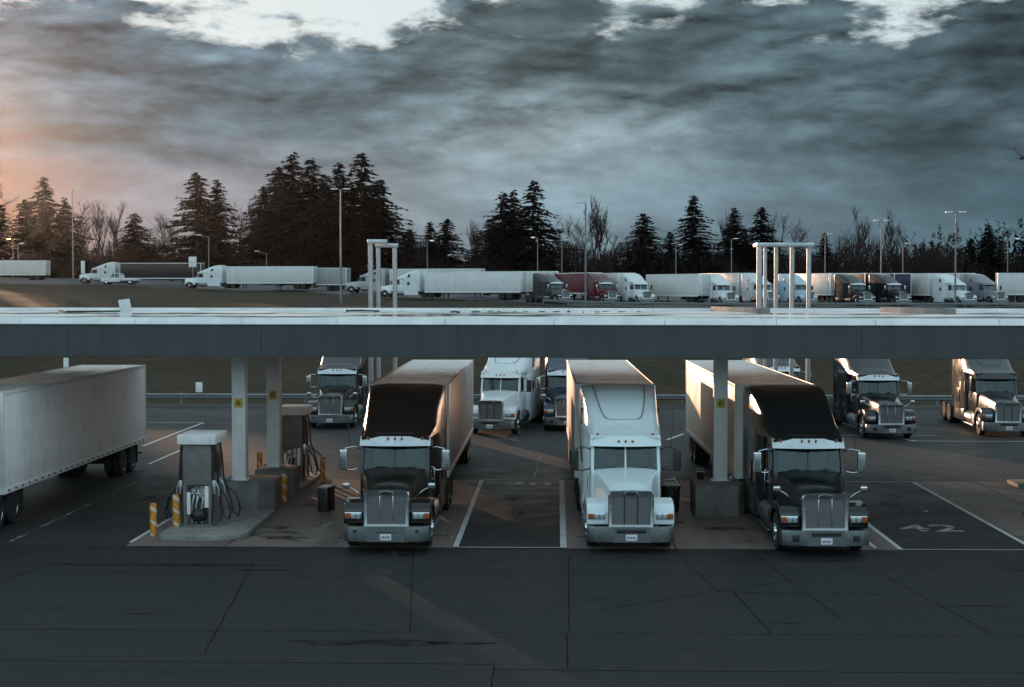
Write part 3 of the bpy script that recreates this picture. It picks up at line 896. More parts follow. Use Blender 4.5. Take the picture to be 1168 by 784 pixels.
for txt, x, y, s, st, m in (('20', -1.1, 56.2, 1.9, .62, 'line_paint'), ('42', 11.2, 46.2, 1.85, 1.0, 'number_paint'), ('1', 11.9, 50.0, 1.5, 1.0, 'faint_paint')):
    o = text_mesh(txt, s, 'stall_number', m, stretch=st); o.location = (x, y, .0125); tag(o, kind='structure')

# upper terrain
def up(Y):
    return 4.3 + .0235 * (Y - 199)
def terrain(X, Y, bump=True):
    if Y <= 95: z = 0
    elif Y < 116:
        t = (Y - 95) / 21
        z = 3.6 * (t * t * (3 - 2 * t) * .5 + t * .5)
    elif Y < 199: z = 3.6 + (Y - 116) / 83 * .7
    else: z = up(min(Y, 360)) + max(0, Y - 360) * .006
    if X < -45 and Y > 180:
        z += (-45 - max(X, -190)) * .017 * min(1, (Y - 180) / 60)
    if bump and Y < 330:
        a = .16 if Y < 196 else .07
        k = min(1, max(0, (Y - 95) / 5))
        z += k * a * (math.sin(X * .21 + Y * .13) + math.sin(X * .093 - Y * .31 + 1.7) + .6 * math.sin(X * .53 + Y * .47))
    return z
EDGE = [(-260, 312), (-170, 304), (-120, 300), (-73, 292), (-42, 268), (-21.7, 243), (-4.4, 216), (7.4, 203.5), (18, 200.2), (400, 200)]
def edge(X):
    for a, b in zip(EDGE, EDGE[1:]):
        if a[0] <= X <= b[0]:
            return a[1] + (b[1] - a[1]) * (X - a[0]) / (b[0] - a[0])
    return 200
xs = [-420 + 5 * i for i in range(int(840 / 5) + 1)]
ys = [94 + 1.5 * i for i in range(18)] + [122 + 4.8 * i for i in range(44)] + [340, 380, 430, 500, 580]
mb = MB()
g = [[mb.bm.verts.new((x, y, terrain(x, y) - (.0 if y > 95 else .05))) for x in xs] for y in ys]
for j in range(len(ys) - 1):
    for i in range(len(xs) - 1):
        mb.bm.faces.new((g[j][i], g[j][i + 1], g[j + 1][i + 1], g[j + 1][i]))
tag(mb.build('grass_bank', 'grass', smooth=180), kind='structure')
mb = MB()
xs2 = [-255 + 5 * i for i in range(130)]
rows = []
for x in xs2:
    e = edge(x)
    rows.append([mb.bm.verts.new((x, e + (336 - e) * k / 16, terrain(x, e + (336 - e) * k / 16, False) + .3 - (.34 if k == 0 else 0))) for k in range(17)])
for i in range(len(xs2) - 1):
    for k in range(16):
        mb.bm.faces.new((rows[i][k], rows[i + 1][k], rows[i + 1][k + 1], rows[i][k + 1]))
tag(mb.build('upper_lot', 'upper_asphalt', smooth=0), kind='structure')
LOT = lambda X, Y: terrain(X, Y, False) + .3

# guardrails
def guardrail(label, pts, step, zf, h=.72):
    t = empty('guardrail', (*pts[0], zf(*pts[0])))
    o0 = Vector(t.location)
    tag(t, label, 'guardrail')
    P = []
    for a, b in zip(pts, pts[1:]):
        L = math.dist(a, b); n = max(1, int(L / step))
        P += [(a[0] + (b[0] - a[0]) * k / n, a[1] + (b[1] - a[1]) * k / n) for k in range(n)]
    P.append(pts[-1])
    mb = MB()
    prof = [(-.03, -.16), (.05, -.1), (.05, -.05), (-.01, 0), (.05, .05), (.05, .1), (-.03, .16), (-.045, .16), (-.045, -.16)]
    secs = []
    for x, y in P:
        z = zf(x, y)
        secs.append([Vector((x, y - a, z + h - .17 + b)) - o0 for a, b in prof])
    mb.loft(secs)
    mb.build('rail', 'galvanised', t, smooth=0)
    for x, y in P[:100]:
        mb = MB(); z = zf(x, y)
        mb.box(Vector((x, y + .12, z + h / 2 - .1)) - o0, (.12, .14, h + .2), .01)
        mb.build('post', 'galvanised', t)
    return t
guardrail('galvanised guardrail along the foot of the grass bank behind the back row', [(-46, 93.2), (42, 92.8)], 3.8, lambda x, y: 0)
guardrail('pale guardrail along the front edge of the upper parking lot', [(-2, 214.5), (8.5, 203.6), (19, 200.6), (95, 200.4)], 4.2, lambda x, y: LOT(x, y) - .25, .7)

# ------------------------------------------------------------------ canopy
can = empty('fuel_canopy', (0, 46.0, 0), R(-2.2))
tag(can, 'long flat fuel canopy with dark fascia and pale metal cap', 'canopy')
X0, X1, D = -27.0, 27.0, 14.2
ZB, ZC, ZT = 5.14, 6.12, 6.33
mb = MB()
for k in range(9):
    a = X0 + 6 * k
    mb.span((a + .004, 0, ZB), (a + 5.996, .06, ZC - .003))
    mb.span((a + .004, D - .06, ZB), (a + 5.996, D, ZC - .003))
for x in (X0, X1): mb.span((x - .03, .062, ZB), (x + .03, D - .062, ZC - .003))
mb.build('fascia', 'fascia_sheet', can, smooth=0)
mb = MB()
cuts = [X0]
while cuts[-1] < X1: cuts.append(min(X1, cuts[-1] + rnd.choice((2.9, 3.3, 3.6))))
for a, b in zip(cuts, cuts[1:]):
    e = rnd.uniform(-.006, .006)
    mb.prism([(-.06 + e, ZC), (-.06 + e, ZC + .03), (.1 + e, ZT + e), (.24, ZT + e), (.24, ZC)], 'x', a + .006, b - .006, .006, 1)
    mb.span((a + .006, D - .24, ZC), (b - .006, D + .05, ZT + .09), .012)
for x in (X0, X1): mb.span((x - .05, .245, ZC), (x + .2, D - .245, ZT), .012)
mb.build('cap_flashing', 'cap_sheet', can)
mb = MB(); mb.span((X0 + .1, .1, ZB + .04), (X1 - .1, D - .1, ZB + .1)); mb.build('soffit', 'soffit', can, smooth=0)
mb = MB()
n1, n2 = 60, 12
gr = [[mb.bm.verts.new((X0 + .15 + (X1 - X0 - .3) * i / n1, .2 + (D - .4) * j / n2, 6.2 + .13 * j / n2 + .02 * math.sin(PI * j / n2) + .015 * math.sin(i * 1.3 + j))) for i in range(n1 + 1)] for j in range(n2 + 1)]
for j in range(n2):
    for i in range(n1): mb.bm.faces.new((gr[j][i], gr[j][i + 1], gr[j + 1][i + 1], gr[j + 1][i]))
mb.build('roof', 'roof_membrane', can, smooth=180)
mb = MB(); mb.span((X0 + .1, .3, ZB - .02), (X1 - .1, .42, ZB + .03)); mb.build('drip_edge', 'joint_tar', can)
for x, y in ((-13.4, 3.5), (-8.2, 9), (0, 5), (0, 11.5), (8, 5), (8, 11.5), (-4, 9), (13, 9)):
    mb = MB(); mb.span((x - .35, y - .35, ZB - .1), (x + .35, y + .35, ZB + .045), .03); mb.build('soffit_light', 'white_metal', can)
CM = Matrix.Translation(can.location) @ Matrix.Rotation(R(-2.2), 4, 'Z')
CI = CM.inverted()
for x, y, zb in ((-10.3, 49.4, 1.0), (-9.85, 53.0, 1.0), (5.27, 49.7, 1.0)):
    p = CI @ Vector((x, y, 0))
    mb = MB(); mb.span((p.x - .225, p.y - .2, zb - .02), (p.x + .225, p.y + .2, ZB + .05), .025)
    mb.span((p.x - .29, p.y - .27, zb), (p.x + .29, p.y + .27, zb + .03), .005)
    mb.span((p.x - .3, p.y - .3, ZB - .1), (p.x + .3, p.y + .3, ZB + .03), .01)
    po = mb.build('post', 'post_paint', can)
    mb = MB(); mb.span((p.x - .14, p.y - .212, 3.36), (p.x + .14, p.y - .204, 3.66), .0)
    sg = mb.build('number_sticker', 'sign_yellow', po, smooth=0)
    o = text_mesh('6', .26, 'sticker_number', 'sign_black', None)
    for v in o.data.vertices:
        v.co = Vector((v.co.x * 1.25 + p.x, p.y - .2145, v.co.y + 3.51))
    o.parent = po
# plinths
def plinth(label, poly, z):
    cx = sum(p[0] for p in poly) / len(poly); cy = sum(p[1] for p in poly) / len(poly)
    mb = MB(); mb.prism([(x - cx, y - cy) for x, y in poly], 'z', 0, z, .03)
    o = mb.build('concrete_plinth', 'plinth_concrete'); o.location = (cx, cy, 0)
    return tag(o, label, 'plinth')
plinth('concrete plinth under the front left canopy post behind the nearest pump', [(-10.75, 48.7), (-9.6, 48.7), (-9.15, 49.2), (-9.15, 50.4), (-9.5, 50.7), (-10.75, 50.7)], 1.0)
plinth('concrete plinth under the rear left canopy post', [(-10.35, 52.0), (-9.35, 52.0), (-9.05, 52.4), (-9.05, 53.4), (-9.35, 53.7), (-10.35, 53.7)], 1.0)
plinth('concrete plinth under the right canopy post beside the black truck', [(4.36, 48.4), (5.72, 48.4), (5.95, 48.8), (5.95, 50.2), (5.72, 50.4), (4.36, 50.4)], 1.0)
# roof items
for k in range(15):
    x = -4.5 + k * .5 + rnd.uniform(-.15, .15); l = rnd.uniform(.15, .4)
    MB().box((x, 11.6 + rnd.uniform(-1.2, .8), 6.33), (l * .35, l * 2.2, .03), .004, Matrix.Rotation(R(rnd.uniform(-25, 5)), 3, 'Z')).build('roof_reflection', 'black_plastic', can)  # dark strips drawn in place of reflections on the wet roof
o = MB().box((0, 0, .27), (.42, .05, .52), .01, Matrix.Rotation(R(-8), 3, 'Y') @ Matrix.Rotation(R(10), 3, 'X')).box((0, .1, .03), (.5, .3, .06), .01).build('roof_panel', 'white_metal')
o.location = (-15.9, 56.0, 6.27); tag(o, 'small white tilted panel standing on the left of the canopy roof', 'panel')
for lab, x, y, l, a, m in (('short pale roof curb angled across the roof beside the pipe frame', 6.75, 57.2, 4.6, -72, 'kerb_concrete'), ('short pale roof curb lying on the far right of the canopy roof', 12.9, 55.5, 4.4, -70, 'kerb_concrete')):
    o = MB().box((0, 0, .11), (l, .28, .26), .02).build('roof_curb', m); o.location = (x, y, 6.26); o.rotation_euler.z = R(a); tag(o, lab, 'roof curb')
for lab, pts in (('thin cable lying on the canopy roof left of the tilted panel', ((-19, 58), (-17.8, 55.2), (-16.4, 56.0), (-16.0, 56.2))), ('thin cable curling over the canopy roof near the leftmost pipes', ((-8.2, 59.4), (-7.9, 57.2), (-7.4, 58.0), (-6.6, 56.6)))):
    mb = MB(); mb.tube([(x, y, 6.36) for x, y in pts], .035, 6); o = mb.build('roof_cable', 'black_plastic'); tag(o, lab, 'cable')
# vent pipes behind the canopy
def gooseneck(label, x, y, h, reach, dx=1):
    mb = MB()
    pts = [(0, 0, 0), (0, 0, h - .25)]
    mb.tube([(0, 0, 0), (0, 0, h - .2)], .11, 14); mb.span((-.13, -.13, h - .2), (reach, .13, h), .03); mb.lathe([(.16, 0), (.16, .05)], (0, 0, h - 1.2), 'z', 14)
    mb.lathe([(.34, 0), (.34, .06), (.22, .08)], (0, 0, 0), 'z', 14)
    o = mb.build('vent_pipe', 'pipe_metal', smooth=50); o.location = (x, y, 0)
    return tag(o, label, 'vent pipe', 'tall vent pipes behind the canopy')
gooseneck('tallest steel vent pipe with bent top, leftmost of the pipes behind the canopy', -8.3, 68.0, 9.35, .75)
t = empty('vent_pipe_loop', (-8.02, 68.6, 0)); tag(t, 'steel vent pipe bent over into an upside-down U, next to the tallest pipe', 'vent pipe', 'tall vent pipes behind the canopy')
mb = MB(); mb.tube([(0, 0, 0), (0, 0, 9.0)], .1, 14); mb.build('riser', 'pipe_metal', t, smooth=50)
mb = MB(); mb.tube([(.74, 0, 0), (.74, 0, 9.0)], .1, 14); mb.span((-.12, -.13, 9.001), (.9, .13, 9.19), .03); mb.build('return_pipe', 'pipe_metal', t, smooth=50)
t = empty('pipe_frame', (8.75, 67.5, 0)); tag(t, 'frame of steel pipes under a top beam behind the right of the canopy', 'pipe frame')
for x, y, r in ((0, -.6, .12), (.4, .5, .075), (.88, .5, .09), (1.58, .5, .1), (2.2, -.2, .1)):
    mb = MB(); mb.tube([(x, y, 0), (x, y, 9.0)], r, 14); mb.build('pipe', 'pipe_metal', t, smooth=50)
mb = MB(); mb.span((-.14, -.72, 8.98), (2.34, -.48, 9.16), .03); mb.span((-.13, -.47, 8.99), (.1, .62, 9.15), .03); mb.span((.11, .4, 8.99), (2.33, .62, 9.15), .03); mb.span((2.1, -.47, 8.99), (2.32, .39, 9.15), .03)
mb.build('top_beam', 'pipe_metal', t)

# ------------------------------------------------------------------ islands, pumps, bollards
def island(label, poly, h=.15):
    cx = sum(p[0] for p in poly) / len(poly); cy = sum(p[1] for p in poly) / len(poly)
    mb = MB(); mb.prism([(x - cx, y - cy) for x, y in poly], 'z', 0, h, .035)
    o = mb.build('pump_island', 'kerb_concrete'); o.location = (cx, cy, 0)
    return tag(o, label, 'kerb island')
def rounded_front(x0, x1, y0, y1, r):
    p = [(x1 - r + r * math.sin(PI / 2 * (6 - k) / 6), y0 + r - r * math.cos(PI / 2 * (6 - k) / 6)) for k in range(7)]
    q = [(x0 + r * .4 - r * .4 * math.sin(PI / 2 * k / 4), y0 + r * .4 - r * .4 * math.cos(PI / 2 * k / 4)) for k in range(5)]
    return p + q + [(x0, y1), (x1, y1)]
island('concrete kerb island carrying the nearest fuel pump', rounded_front(-11.5, -9.0, 43.3, 48.65, 1.0))
island('concrete kerb island carrying the rear fuel pump behind the left posts', rounded_front(-10.9, -9.0, 53.85, 58.4, .5))
island('end of a concrete kerb island at the right edge of the lane', [(16.6, 55.6), (19.5, 55.2), (19.5, 57.0), (16.6, 57.0)])

def make_pump(label):
    t = empty('fuel_pump', (0, 0, .15)); tag(t, label, 'fuel pump', 'fuel pumps on the left islands')
    B = lambda mb, n, m, p=None, sm=35: mb.build(n, m, p or t, None, sm)
    B(MB().span((-.4, -.7, 1.2), (.4, .7, 2.4), .02), 'cabinet', 'grey_cabinet')
    B(MB().span((-.54, -.82, 2.4), (.54, .82, 2.68), .03), 'cap', 'white_metal')
    mb = MB()
    for x in (-.36, .36):
        for y in (-.66, .66): mb.span((x - .05, y - .05, 0), (x + .05, y + .05, 1.2), .008)
    mb.span((-.38, -.1, 0), (.38, .1, 1.2)); mb.span((-.42, -.72, 0), (.42, .72, .05), .01)
    B(mb, 'frame', 'grey_cabinet')
    mb = MB(); mb.span((-.3, -.71, .35), (-.2, -.67, 1.0), .01); mb.span((.2, -.71, .55), (.32, -.67, 1.18), .01); mb.span((-.12, -.4, .5), (.14, -.2, 1.15), .01)
    B(mb, 'inner_panel', 'white_metal')
    mb = MB(); mb.lathe([(.03, -.2), (.17, -.16), (.235, -.05), (.24, .05), (.2, .17), (.1, .23), (.03, .24)], (0, -.52, .3), 'z', 18); mb.lathe([(.1, 0), (.1, .3)], (0, -.52, .5), 'z', 12)
    B(mb, 'meter', 'black_plastic', None, 50)
    mb = MB()
    for x in (-.18, -.06, .1):
        mb.tube([(x, -.6, .08), (x, -.62, .6), (x + .05, -.6, .85), (x + .05, -.45, 1.15)], .03, 8)
    mb.tube([(-.25, -.64, .95), (.22, -.64, .95)], .028, 8); mb.lathe([(.06, 0), (.06, .08)], (.12, -.72, .92), 'y', 12); mb.lathe([(.07, 0), (.07, .06)], (-.1, -.72, 1.05), 'y', 12)
    B(mb, 'pipework', 'pipe_metal')
    for s in (-1, 1):
        for y, a in ((-.55, 0), (.2, .12)):
            mb = MB()
            mb.tube([(s * .45, y, 2.38), (s * .5, y, 2.1), (s * .55, y + .05, 1.3), (s * (.62 + a), y + .05, .7), (s * (.72 + a), y, .28), (s * (.86 + a), y - .06, .2), (s * (.93 + a), y - .1, .42), (s * (.82 + a), y - .12, .85), (s * (.62), y - .1, 1.12), (s * .5, y - .08, 1.2)], .026, 8)
            B(mb, 'hose', 'hose_rubber', None, 60)
            mb = MB(); mb.span((s * .42, y - .18, .95), (s * .52, y - .02, 1.35), .02)
            mb.tube([(s * .5, y - .1, 1.28), (s * .58, y - .1, 1.12), (s * .6, y - .1, .88)], [.04, .035, .022], 8)
            B(mb, 'nozzle', 'pipe_metal')
        mb = MB(); mb.tube([(s * .44, -.68, 2.38), (s * .44, -.7, 1.2), (s * .42, -.74, .1)], .03, 8); mb.lathe([(.05, 0), (.05, .12)], (s * .44, -.68, 2.2), 'z', 8)
        B(mb, 'supply_hose', 'hose_rubber')
        mb = MB(); mb.span((s * .405, -.45, 1.55), (s * .43, .45, 2.1), .01)
        B(mb, 'display', 'sign_black')
    return t
pump = make_pump('grey fuel pump under a white cap on the nearest island')
pump.location = (-10.68, 45.75, .15); pump.scale = (1.06, 1, 1.02)
dup(pump, (-9.75, 56.6, .15), R(0), 'grey fuel pump under a white cap on the rear island, beside two striped bollards')
mb = MB()
mb.lathe([(.1, 0), (.1, .92), (.085, .96), (.03, .97)], (0, 0, 0), 'z', 18)
BG = 'orange and cream spiral striped bollards'
bol = mb.build('bollard', 'spiral_stripe', smooth=40)
bol.location = (-11.78, 44.2, 0)
tag(bol, 'spiral striped bollard standing on the pavement left of the nearest pump island', 'bollard', BG)
dup(bol, (-11.3, 44.95, .15), 1.2, 'spiral striped bollard on the front island close against the nearest pump', BG)
dup(bol, (-9.2, 51.2, 0), 2.3, 'spiral striped bollard between the two left concrete plinths', BG)
dup(bol, (-8.72, 56.6, .0), .4, 'spiral striped bollard right of the rear fuel pump', BG)
dup(bol, (-10.65, 54.4, .45), 3.3, 'spiral striped bollard rising behind the rear left plinth', BG)
bpy.data.objects['bollard.004'].location.z = .15
bpy.data.objects['bollard.004'].scale.z = 1.25
# small things on the lanes
t = empty('waste_box', (-7.5, 49.4, 0), R(-14)); tag(t, 'narrow black waste box standing alone between the pumps and the brown truck', 'waste box')
MB().span((-.17, -.32, 0), (.17, .32, .74), .02).build('body', 'bin_black', t)
MB().span((-.19, -.34, .74), (.19, .34, .8), .02).build('lid', 'dull_alloy', t)
MB().span((-.1, -.335, .5), (.1, -.322, .62), .0).build('slot', 'sign_black', t)
t = empty('litter_bin', (3.66, 49.5, 0), R(10)); tag(t, 'black litter bin overflowing with paper beside the white truck', 'litter bin')
MB().lathe([(.22, 0), (.27, .02), (.31, .8), (.33, .82), (.33, .86), (.28, .86)], (0, 0, 0), 'z', 20).build('body', 'bin_black', t)
for k in range(5):
    MB().box((rnd.uniform(-.14, .14), rnd.uniform(-.24, -.02), .84 + rnd.uniform(-.06, .1)), (.2, .16, .14), .05, Matrix.Rotation(rnd.uniform(0, 3), 3, (1, rnd.random(), rnd.random())), 1).build('paper', 'paper', t)
MB().tube([(-.3, 0, .8), (-.2, .1, 1.02), (.15, .1, 1.05), (.3, 0, .8)], .015, 6).build('handle', 'chrome', t)
t = empty('squeegee_bucket', (4.66, 49.9, 1.0)); tag(t, 'small dark bucket with handle on the plinth left of the right post', 'bucket')
MB().lathe([(.1, 0), (.13, .24), (.14, .25), (.12, .25)], (0, 0, 0), 'z', 14).build('body', 'bin_black', t)
MB().tube([(-.13, 0, .23), (-.08, 0, .36), (.08, 0, .36), (.13, 0, .23)], .01, 5).build('handle', 'chrome', t)
for lab, x, y, z in (('little grey junction box on the plinth left of the front left post', -10.62, 49.0, 1.0), ('little grey junction box at the foot of the rear left post', -9.5, 52.5, 1.0), ('little grey junction box at the foot of the right post', 5.62, 49.6, 1.0)):
    o = MB().span((-.09, -.07, 0), (.09, .07, .16), .015).span((-.05, -.085, .04), (.05, -.068, .12), .005).build('junction_box', 'galvanised'); o.location = (x, y, z); tag(o, lab, 'junction box')
# marker signs by the bank
def marker(label, x, y, h, w, hh):
    t = empty('marker_sign', (x, y, terrain(x, y))); tag(t, label, 'sign')
    MB().span((-.03, -.03, -.2), (.03, .03, h), .005).build('post', 'lamp_pole', t)
    MB().span((-w / 2, -.045, h - hh), (w / 2, -.032, h), .01).build('plate', 'white_metal', t)
marker('small white marker sign above the guardrail at the left of the bank', -22.1, 93.9, 1.35, .42, .62)
marker('tall pale sign post on the grass bank above the left trailer', -32.5, 100.5, 2.0, .34, 1.0)
# ------------------------------------------------------------------ upper lot vehicles
TR = bpy.data.objects['semi_trailer']
def far_truck(proto, x, y, rz, label, color, trailer=None, tcolor=(.62, .63, .6), gap=8.45):
    o = dup(proto, (x, y, LOT(x, y)), R(rz), label, UP, color, FAR_KEEP)
    if trailer:
        p = hitch(o, gap)
        dup(TR, (p[0], p[1], LOT(p[0], p[1]) if True else 0), R(rz), trailer, UT, tcolor, FAR_TKEEP)
    return o
def far_trailer(x, y, rz, label, color):
    """x, y is the rear end"""
    a = R(rz)
    fx, fy = x + math.sin(a) * 16.15, y - math.cos(a) * 16.15
    return dup(TR, (fx, fy, min(LOT(fx, fy), LOT(x, y))), a, label, UT, color, FAR_TKEEP)
WH = (.66, .7, .71)
far_truck(brown, 1.3, 212.5, 30, 'black flat-nosed looking tractor with chrome grille left of the red truck', (.03, .032, .035))
far_truck(brown, 7.6, 210.8, 17, 'dark red tractor beside the tall lamp pole on the upper lot', (.1, .008, .016), 'dark red trailer behind the red tractor', (.12, .01, .018))
far_truck(white, 12.2, 208.0, 17, 'white tractor first to the right of the red truck', WH, 'white trailer lit orange along its top behind the red tractor', (.7, .66, .62))
far_trailer(20.0, 207.5, -158, 'white trailer parked backwards showing its rear doors', (.68, .68, .66))
far_truck(white, 23.0, 203.4, 17, 'white tractor to the right of the trailer with rear doors showing', WH)
far_truck(white, 28.8, 206.5, 17, 'white tractor seen through the left of the pipe frame', (.6, .63, .66), 'white trailer with dark front behind the pipe frame', (.5, .52, .52))
far_truck(white, 33.6, 204.8, 17, 'pale blue tractor seen through the right of the pipe frame', (.42, .52, .62))
far_truck(brown, 41.2, 204.6, 17, 'black tractor just right of the pipe frame', (.008, .009, .01), 'white trailer behind the black tractor right of the pipe frame', (.55, .58, .58))
far_truck(brown, 45.9, 204.4, 17, 'second black tractor right of the pipe frame, beside a dark violet trailer', (.012, .012, .015), 'black trailer behind the second black tractor right of the pipe frame', (.02, .02, .022))
dup(TR, (47.3, 212, LOT(47.3, 212)), R(17), 'dark violet trailer standing between the black and the white tractor', UT, (.018, .014, .05), FAR_TKEEP)
far_truck(white, 54.3, 203.6, 17, 'white tractor behind the tall lamp pole at the right of the upper lot', WH, 'white trailer behind the rightmost white tractor', (.66, .64, .6))
far_truck(white, 58.8, 205.0, 17, 'grey tractor rightmost on the upper lot', (.2, .22, .24), 'grey trailer behind the rightmost tractor', (.4, .42, .42))
far_trailer(61.5, 217.0, 80, 'white trailer cut by the right edge of the picture', (.62, .62, .6))
# left groups, nose to the left
far_trailer(-4.9, 226.0, -115, 'long white trailer in the middle of the upper lot showing its rear doors', (.68, .69, .67))
a = R(-115)
rx, ry = -4.9 + math.sin(a) * (16.15 + 8.45), 226.0 - math.cos(a) * (16.15 + 8.45)
far_truck(white, rx, ry, -115, 'white tractor nosing left, coupled to the long white middle trailer', WH)
far_trailer(-.4, 232.0, -115, 'white trailer standing just behind the long middle trailer', (.55, .56, .54))
far_truck(white, -36.0, 262.0, -107, 'pale grey tractor nosing left behind the tall bent vent pipes', (.35, .36, .38), 'pale grey trailer behind the vent pipes', (.5, .52, .53))
far_trailer(-37.5, 274.5, -100, 'small looking grey trailer behind the left tall lamp pole', (.3, .31, .32))
far_truck(white, -67.6, 277.0, -99, 'white tractor nosing left below the curved lamp, coupled to a long white trailer', WH, 'long white trailer on the left of the upper lot', (.6, .62, .6))
far_truck(white, -93.5, 298.0, -93, 'white tractor nosing left near the left of the upper lot', (.6, .6, .6), 'dark brown trailer on the left of the upper lot', (.018, .012, .012))
far_trailer(-106.5, 318.0, -95, 'white trailer at the far left edge of the upper lot', (.6, .55, .52))
# white utility pickup
def make_pickup(x, y, rz, label):
    t = empty('utility_truck', (x, y, LOT(x, y)), R(rz)); tag(t, label, 'pickup truck')
    c = (.62, .62, .62)
    B = lambda mb, n, m, p=None, sm=40: mb.build(n, m, p or t, c, sm)
    mb = MB()
    mb.prism([(0, .5), (0, .95), (.15, 1.1), (1.3, 1.2), (1.4, 1.2), (1.4, .5)], 'x', -.98, .98, .06)
    mb.span((-.98, 1.38, .5), (.98, 3.3, 1.22), .05); mb.span((-.88, 1.95, 1.9), (.88, 3.2, 2.02), .05)
    for s in (-1, 1):
        mb.tube([(s * .92, 1.42, 1.18), (s * .84, 2.0, 1.95)], .05, 6); mb.tube([(s * .93, 2.35, 1.2), (s * .86, 2.35, 1.95)], .05, 6); mb.tube([(s * .93, 3.22, 1.2), (s * .86, 3.15, 1.95)], .07, 6)
    B(mb, 'cab', 'paint')
    mb = MB()
    mb.face([(-.9, 1.44, 1.2), (.9, 1.44, 1.2), (.84, 1.99, 1.92), (-.84, 1.99, 1.92)])
    B(mb, 'windshield', 'glass', None, 0)
    for s in (-1, 1):
        mb = MB(); mb.face([(s * .93, 1.5, 1.2), (s * .93, 3.2, 1.2), (s * .87, 3.14, 1.92), (s * .87, 2.02, 1.92)]); B(mb, 'side_window', 'glass', None, 0)
        mb = MB(); mb.span((s * .55, -.03, .72), (s * .92, .03, .92), .02); B(mb, 'headlight', 'lamp_lens')
        for yy in (.9, 5.0):
            wh = B(MB().lathe(tyre_prof(.4, .26), (s * .86, yy, .4), 'x', 18), 'wheel', 'rubber')
            B(MB().lathe([(.24, 0), (.2, s * .03), (.02, s * .05)], (s * .98, yy, .4), 'x', 14), 'rim', 'chrome', wh)
    B(MB().span((-.98, 3.4, .75), (.98, 6.2, 1.15), .04).span((-.9, 3.35, 1.15), (.9, 3.45, 1.75), .02), 'flat_bed', 'paint')
    B(MB().span((-.9, 3.5, .4), (.9, 6.0, .7), .02).span((-.8, .2, .3), (.8, 3.4, .52)), 'chassis', 'chassis_steel')
    B(MB().span((-1.0, -.08, .4), (1.0, .06, .66), .03), 'bumper', 'chrome')
    return t
u = make_pickup(-86.5, 289.8, -93, 'white utility pickup with a low flat bed in front of the left tractor')
u.scale = (1.12,) * 3

# ------------------------------------------------------------------ lamps
def lamp(label, x, y, h, heads=1, lit=None, z=None, curved=False, side=1, name='street_light'):
    z = LOT(x, y) - .1 if z is None else z
    t = empty(name, (x, y, z)); tag(t, label, 'street light', 'lamp posts of the upper lot')
    r = .075 + .003 * h
    MB().tube([(0, 0, -.4), (0, 0, h * .5), (0, 0, h)], [r * 1.25, r, r * .7], 8).build('pole', 'lamp_pole', t, smooth=60)
    sides = {1: (side,), 2: (-1, 1)}[heads]
    for s in sides:
        if curved:
            pts = [(s * 1.6 * math.sin(PI / 2 * k / 5), 0, h - .05 + .5 * (1 - math.cos(PI / 2 * k / 5)) * .9) for k in range(6)]
        else:
            pts = [(0, 0, h - .05), (s * .6, 0, h + .08)]
        MB().tube(pts, .06, 6).build('arm', 'lamp_pole', t)
        e = pts[-1]
        hd = MB().box((e[0] + s * .3, 0, e[2]), (.9, .45, .16), .05).build('lamp_head', 'white_metal', t)
        mb = MB(); mb.box((e[0] + s * .32, 0, e[2] - .1), (.6, .34, .06), .015)
        mb.build('lens', lit or 'lamp_lens', hd)
    return t
lamp('tall double headed lamp post before the big fir cluster', -31.0, 219, 16.3, 2, z=terrain(-31, 219))
lamp('tall lamp post in front of the dark red tractor', 3.75, 206.2, 13.7, 1, side=-1)
lamp('tall double headed lamp post before the rightmost white tractor', 51.6, 200.9, 12.2, 2)
lamp('very tall lamp post beside the leftmost fir cluster', -105, 330, 19.5, 1)
lamp('tall lamp post between two bare trees right of the pipe frame', 57.5, 275, 12.5, 2)
lamp('curved lamp post above the front of the long white left trailer', -68.5, 300, 9.6, 1, curved=True, side=-1)
lamp('shorter curved lamp post right of the dark brown left trailer', -57.5, 302, 6.6, 1, curved=True, side=-1)
lamp('lit orange lamp post at the far left edge', -121.0, 338, 8.6, 1, 'lit_lamp', side=-1)
lamp('dark slim lamp post right of the lit orange lamp', -117.0, 330, 7.6, 1)
lamp('lit white lamp behind the long middle trailer', -25.5, 300, 9.2, 1, 'lit_lamp_white')
lamp('lit white lamp post behind the black tractor left of the red truck', -3.9, 300, 9.8, 1, 'lit_lamp_white', side=-1)
lamp('small lamp post behind the red truck', .9, 320, 9.4, 1)
lamp('small lamp post behind the trailer with rear doors', 24.4, 318, 8.4, 1)
lamp('small lamp post left of the pipe frame behind the white tractor', 35.5, 315, 9.6, 1)
lamp('square headed lamp post right of the pipe frame', 54, 312, 10.5, 1)
lamp('small lamp post behind the dark violet trailer', 69.6, 312, 8.6, 1)
lamp('curved lamp post at the right end of the upper lot', 88.5, 305, 9.2, 1, 'lit_lamp_white', curved=True)
t = empty('sign_board', (-70.5, 295, LOT(-70.5, 295))); tag(t, 'white square sign board on a post behind the left white tractor', 'sign')
MB().span((-.1, -.1, 0), (.1, .1, 4.4), .01).build('post', 'lamp_pole', t); MB().span((-.75, -.16, 3.6), (.75, -.1, 5.6), .02).build('board', 'white_metal', t)
t = empty('sign_board', (-97.5, 313, LOT(-97.5, 313))); tag(t, 'pale narrow sign board between the left trailer and the white tractor', 'sign')
MB().span((-.08, -.08, 0), (.08, .08, 3), .01).build('post', 'lamp_pole', t); MB().span((-.4, -.14, 1.6), (.4, -.08, 4.2), .02).build('board', 'white_metal', t)

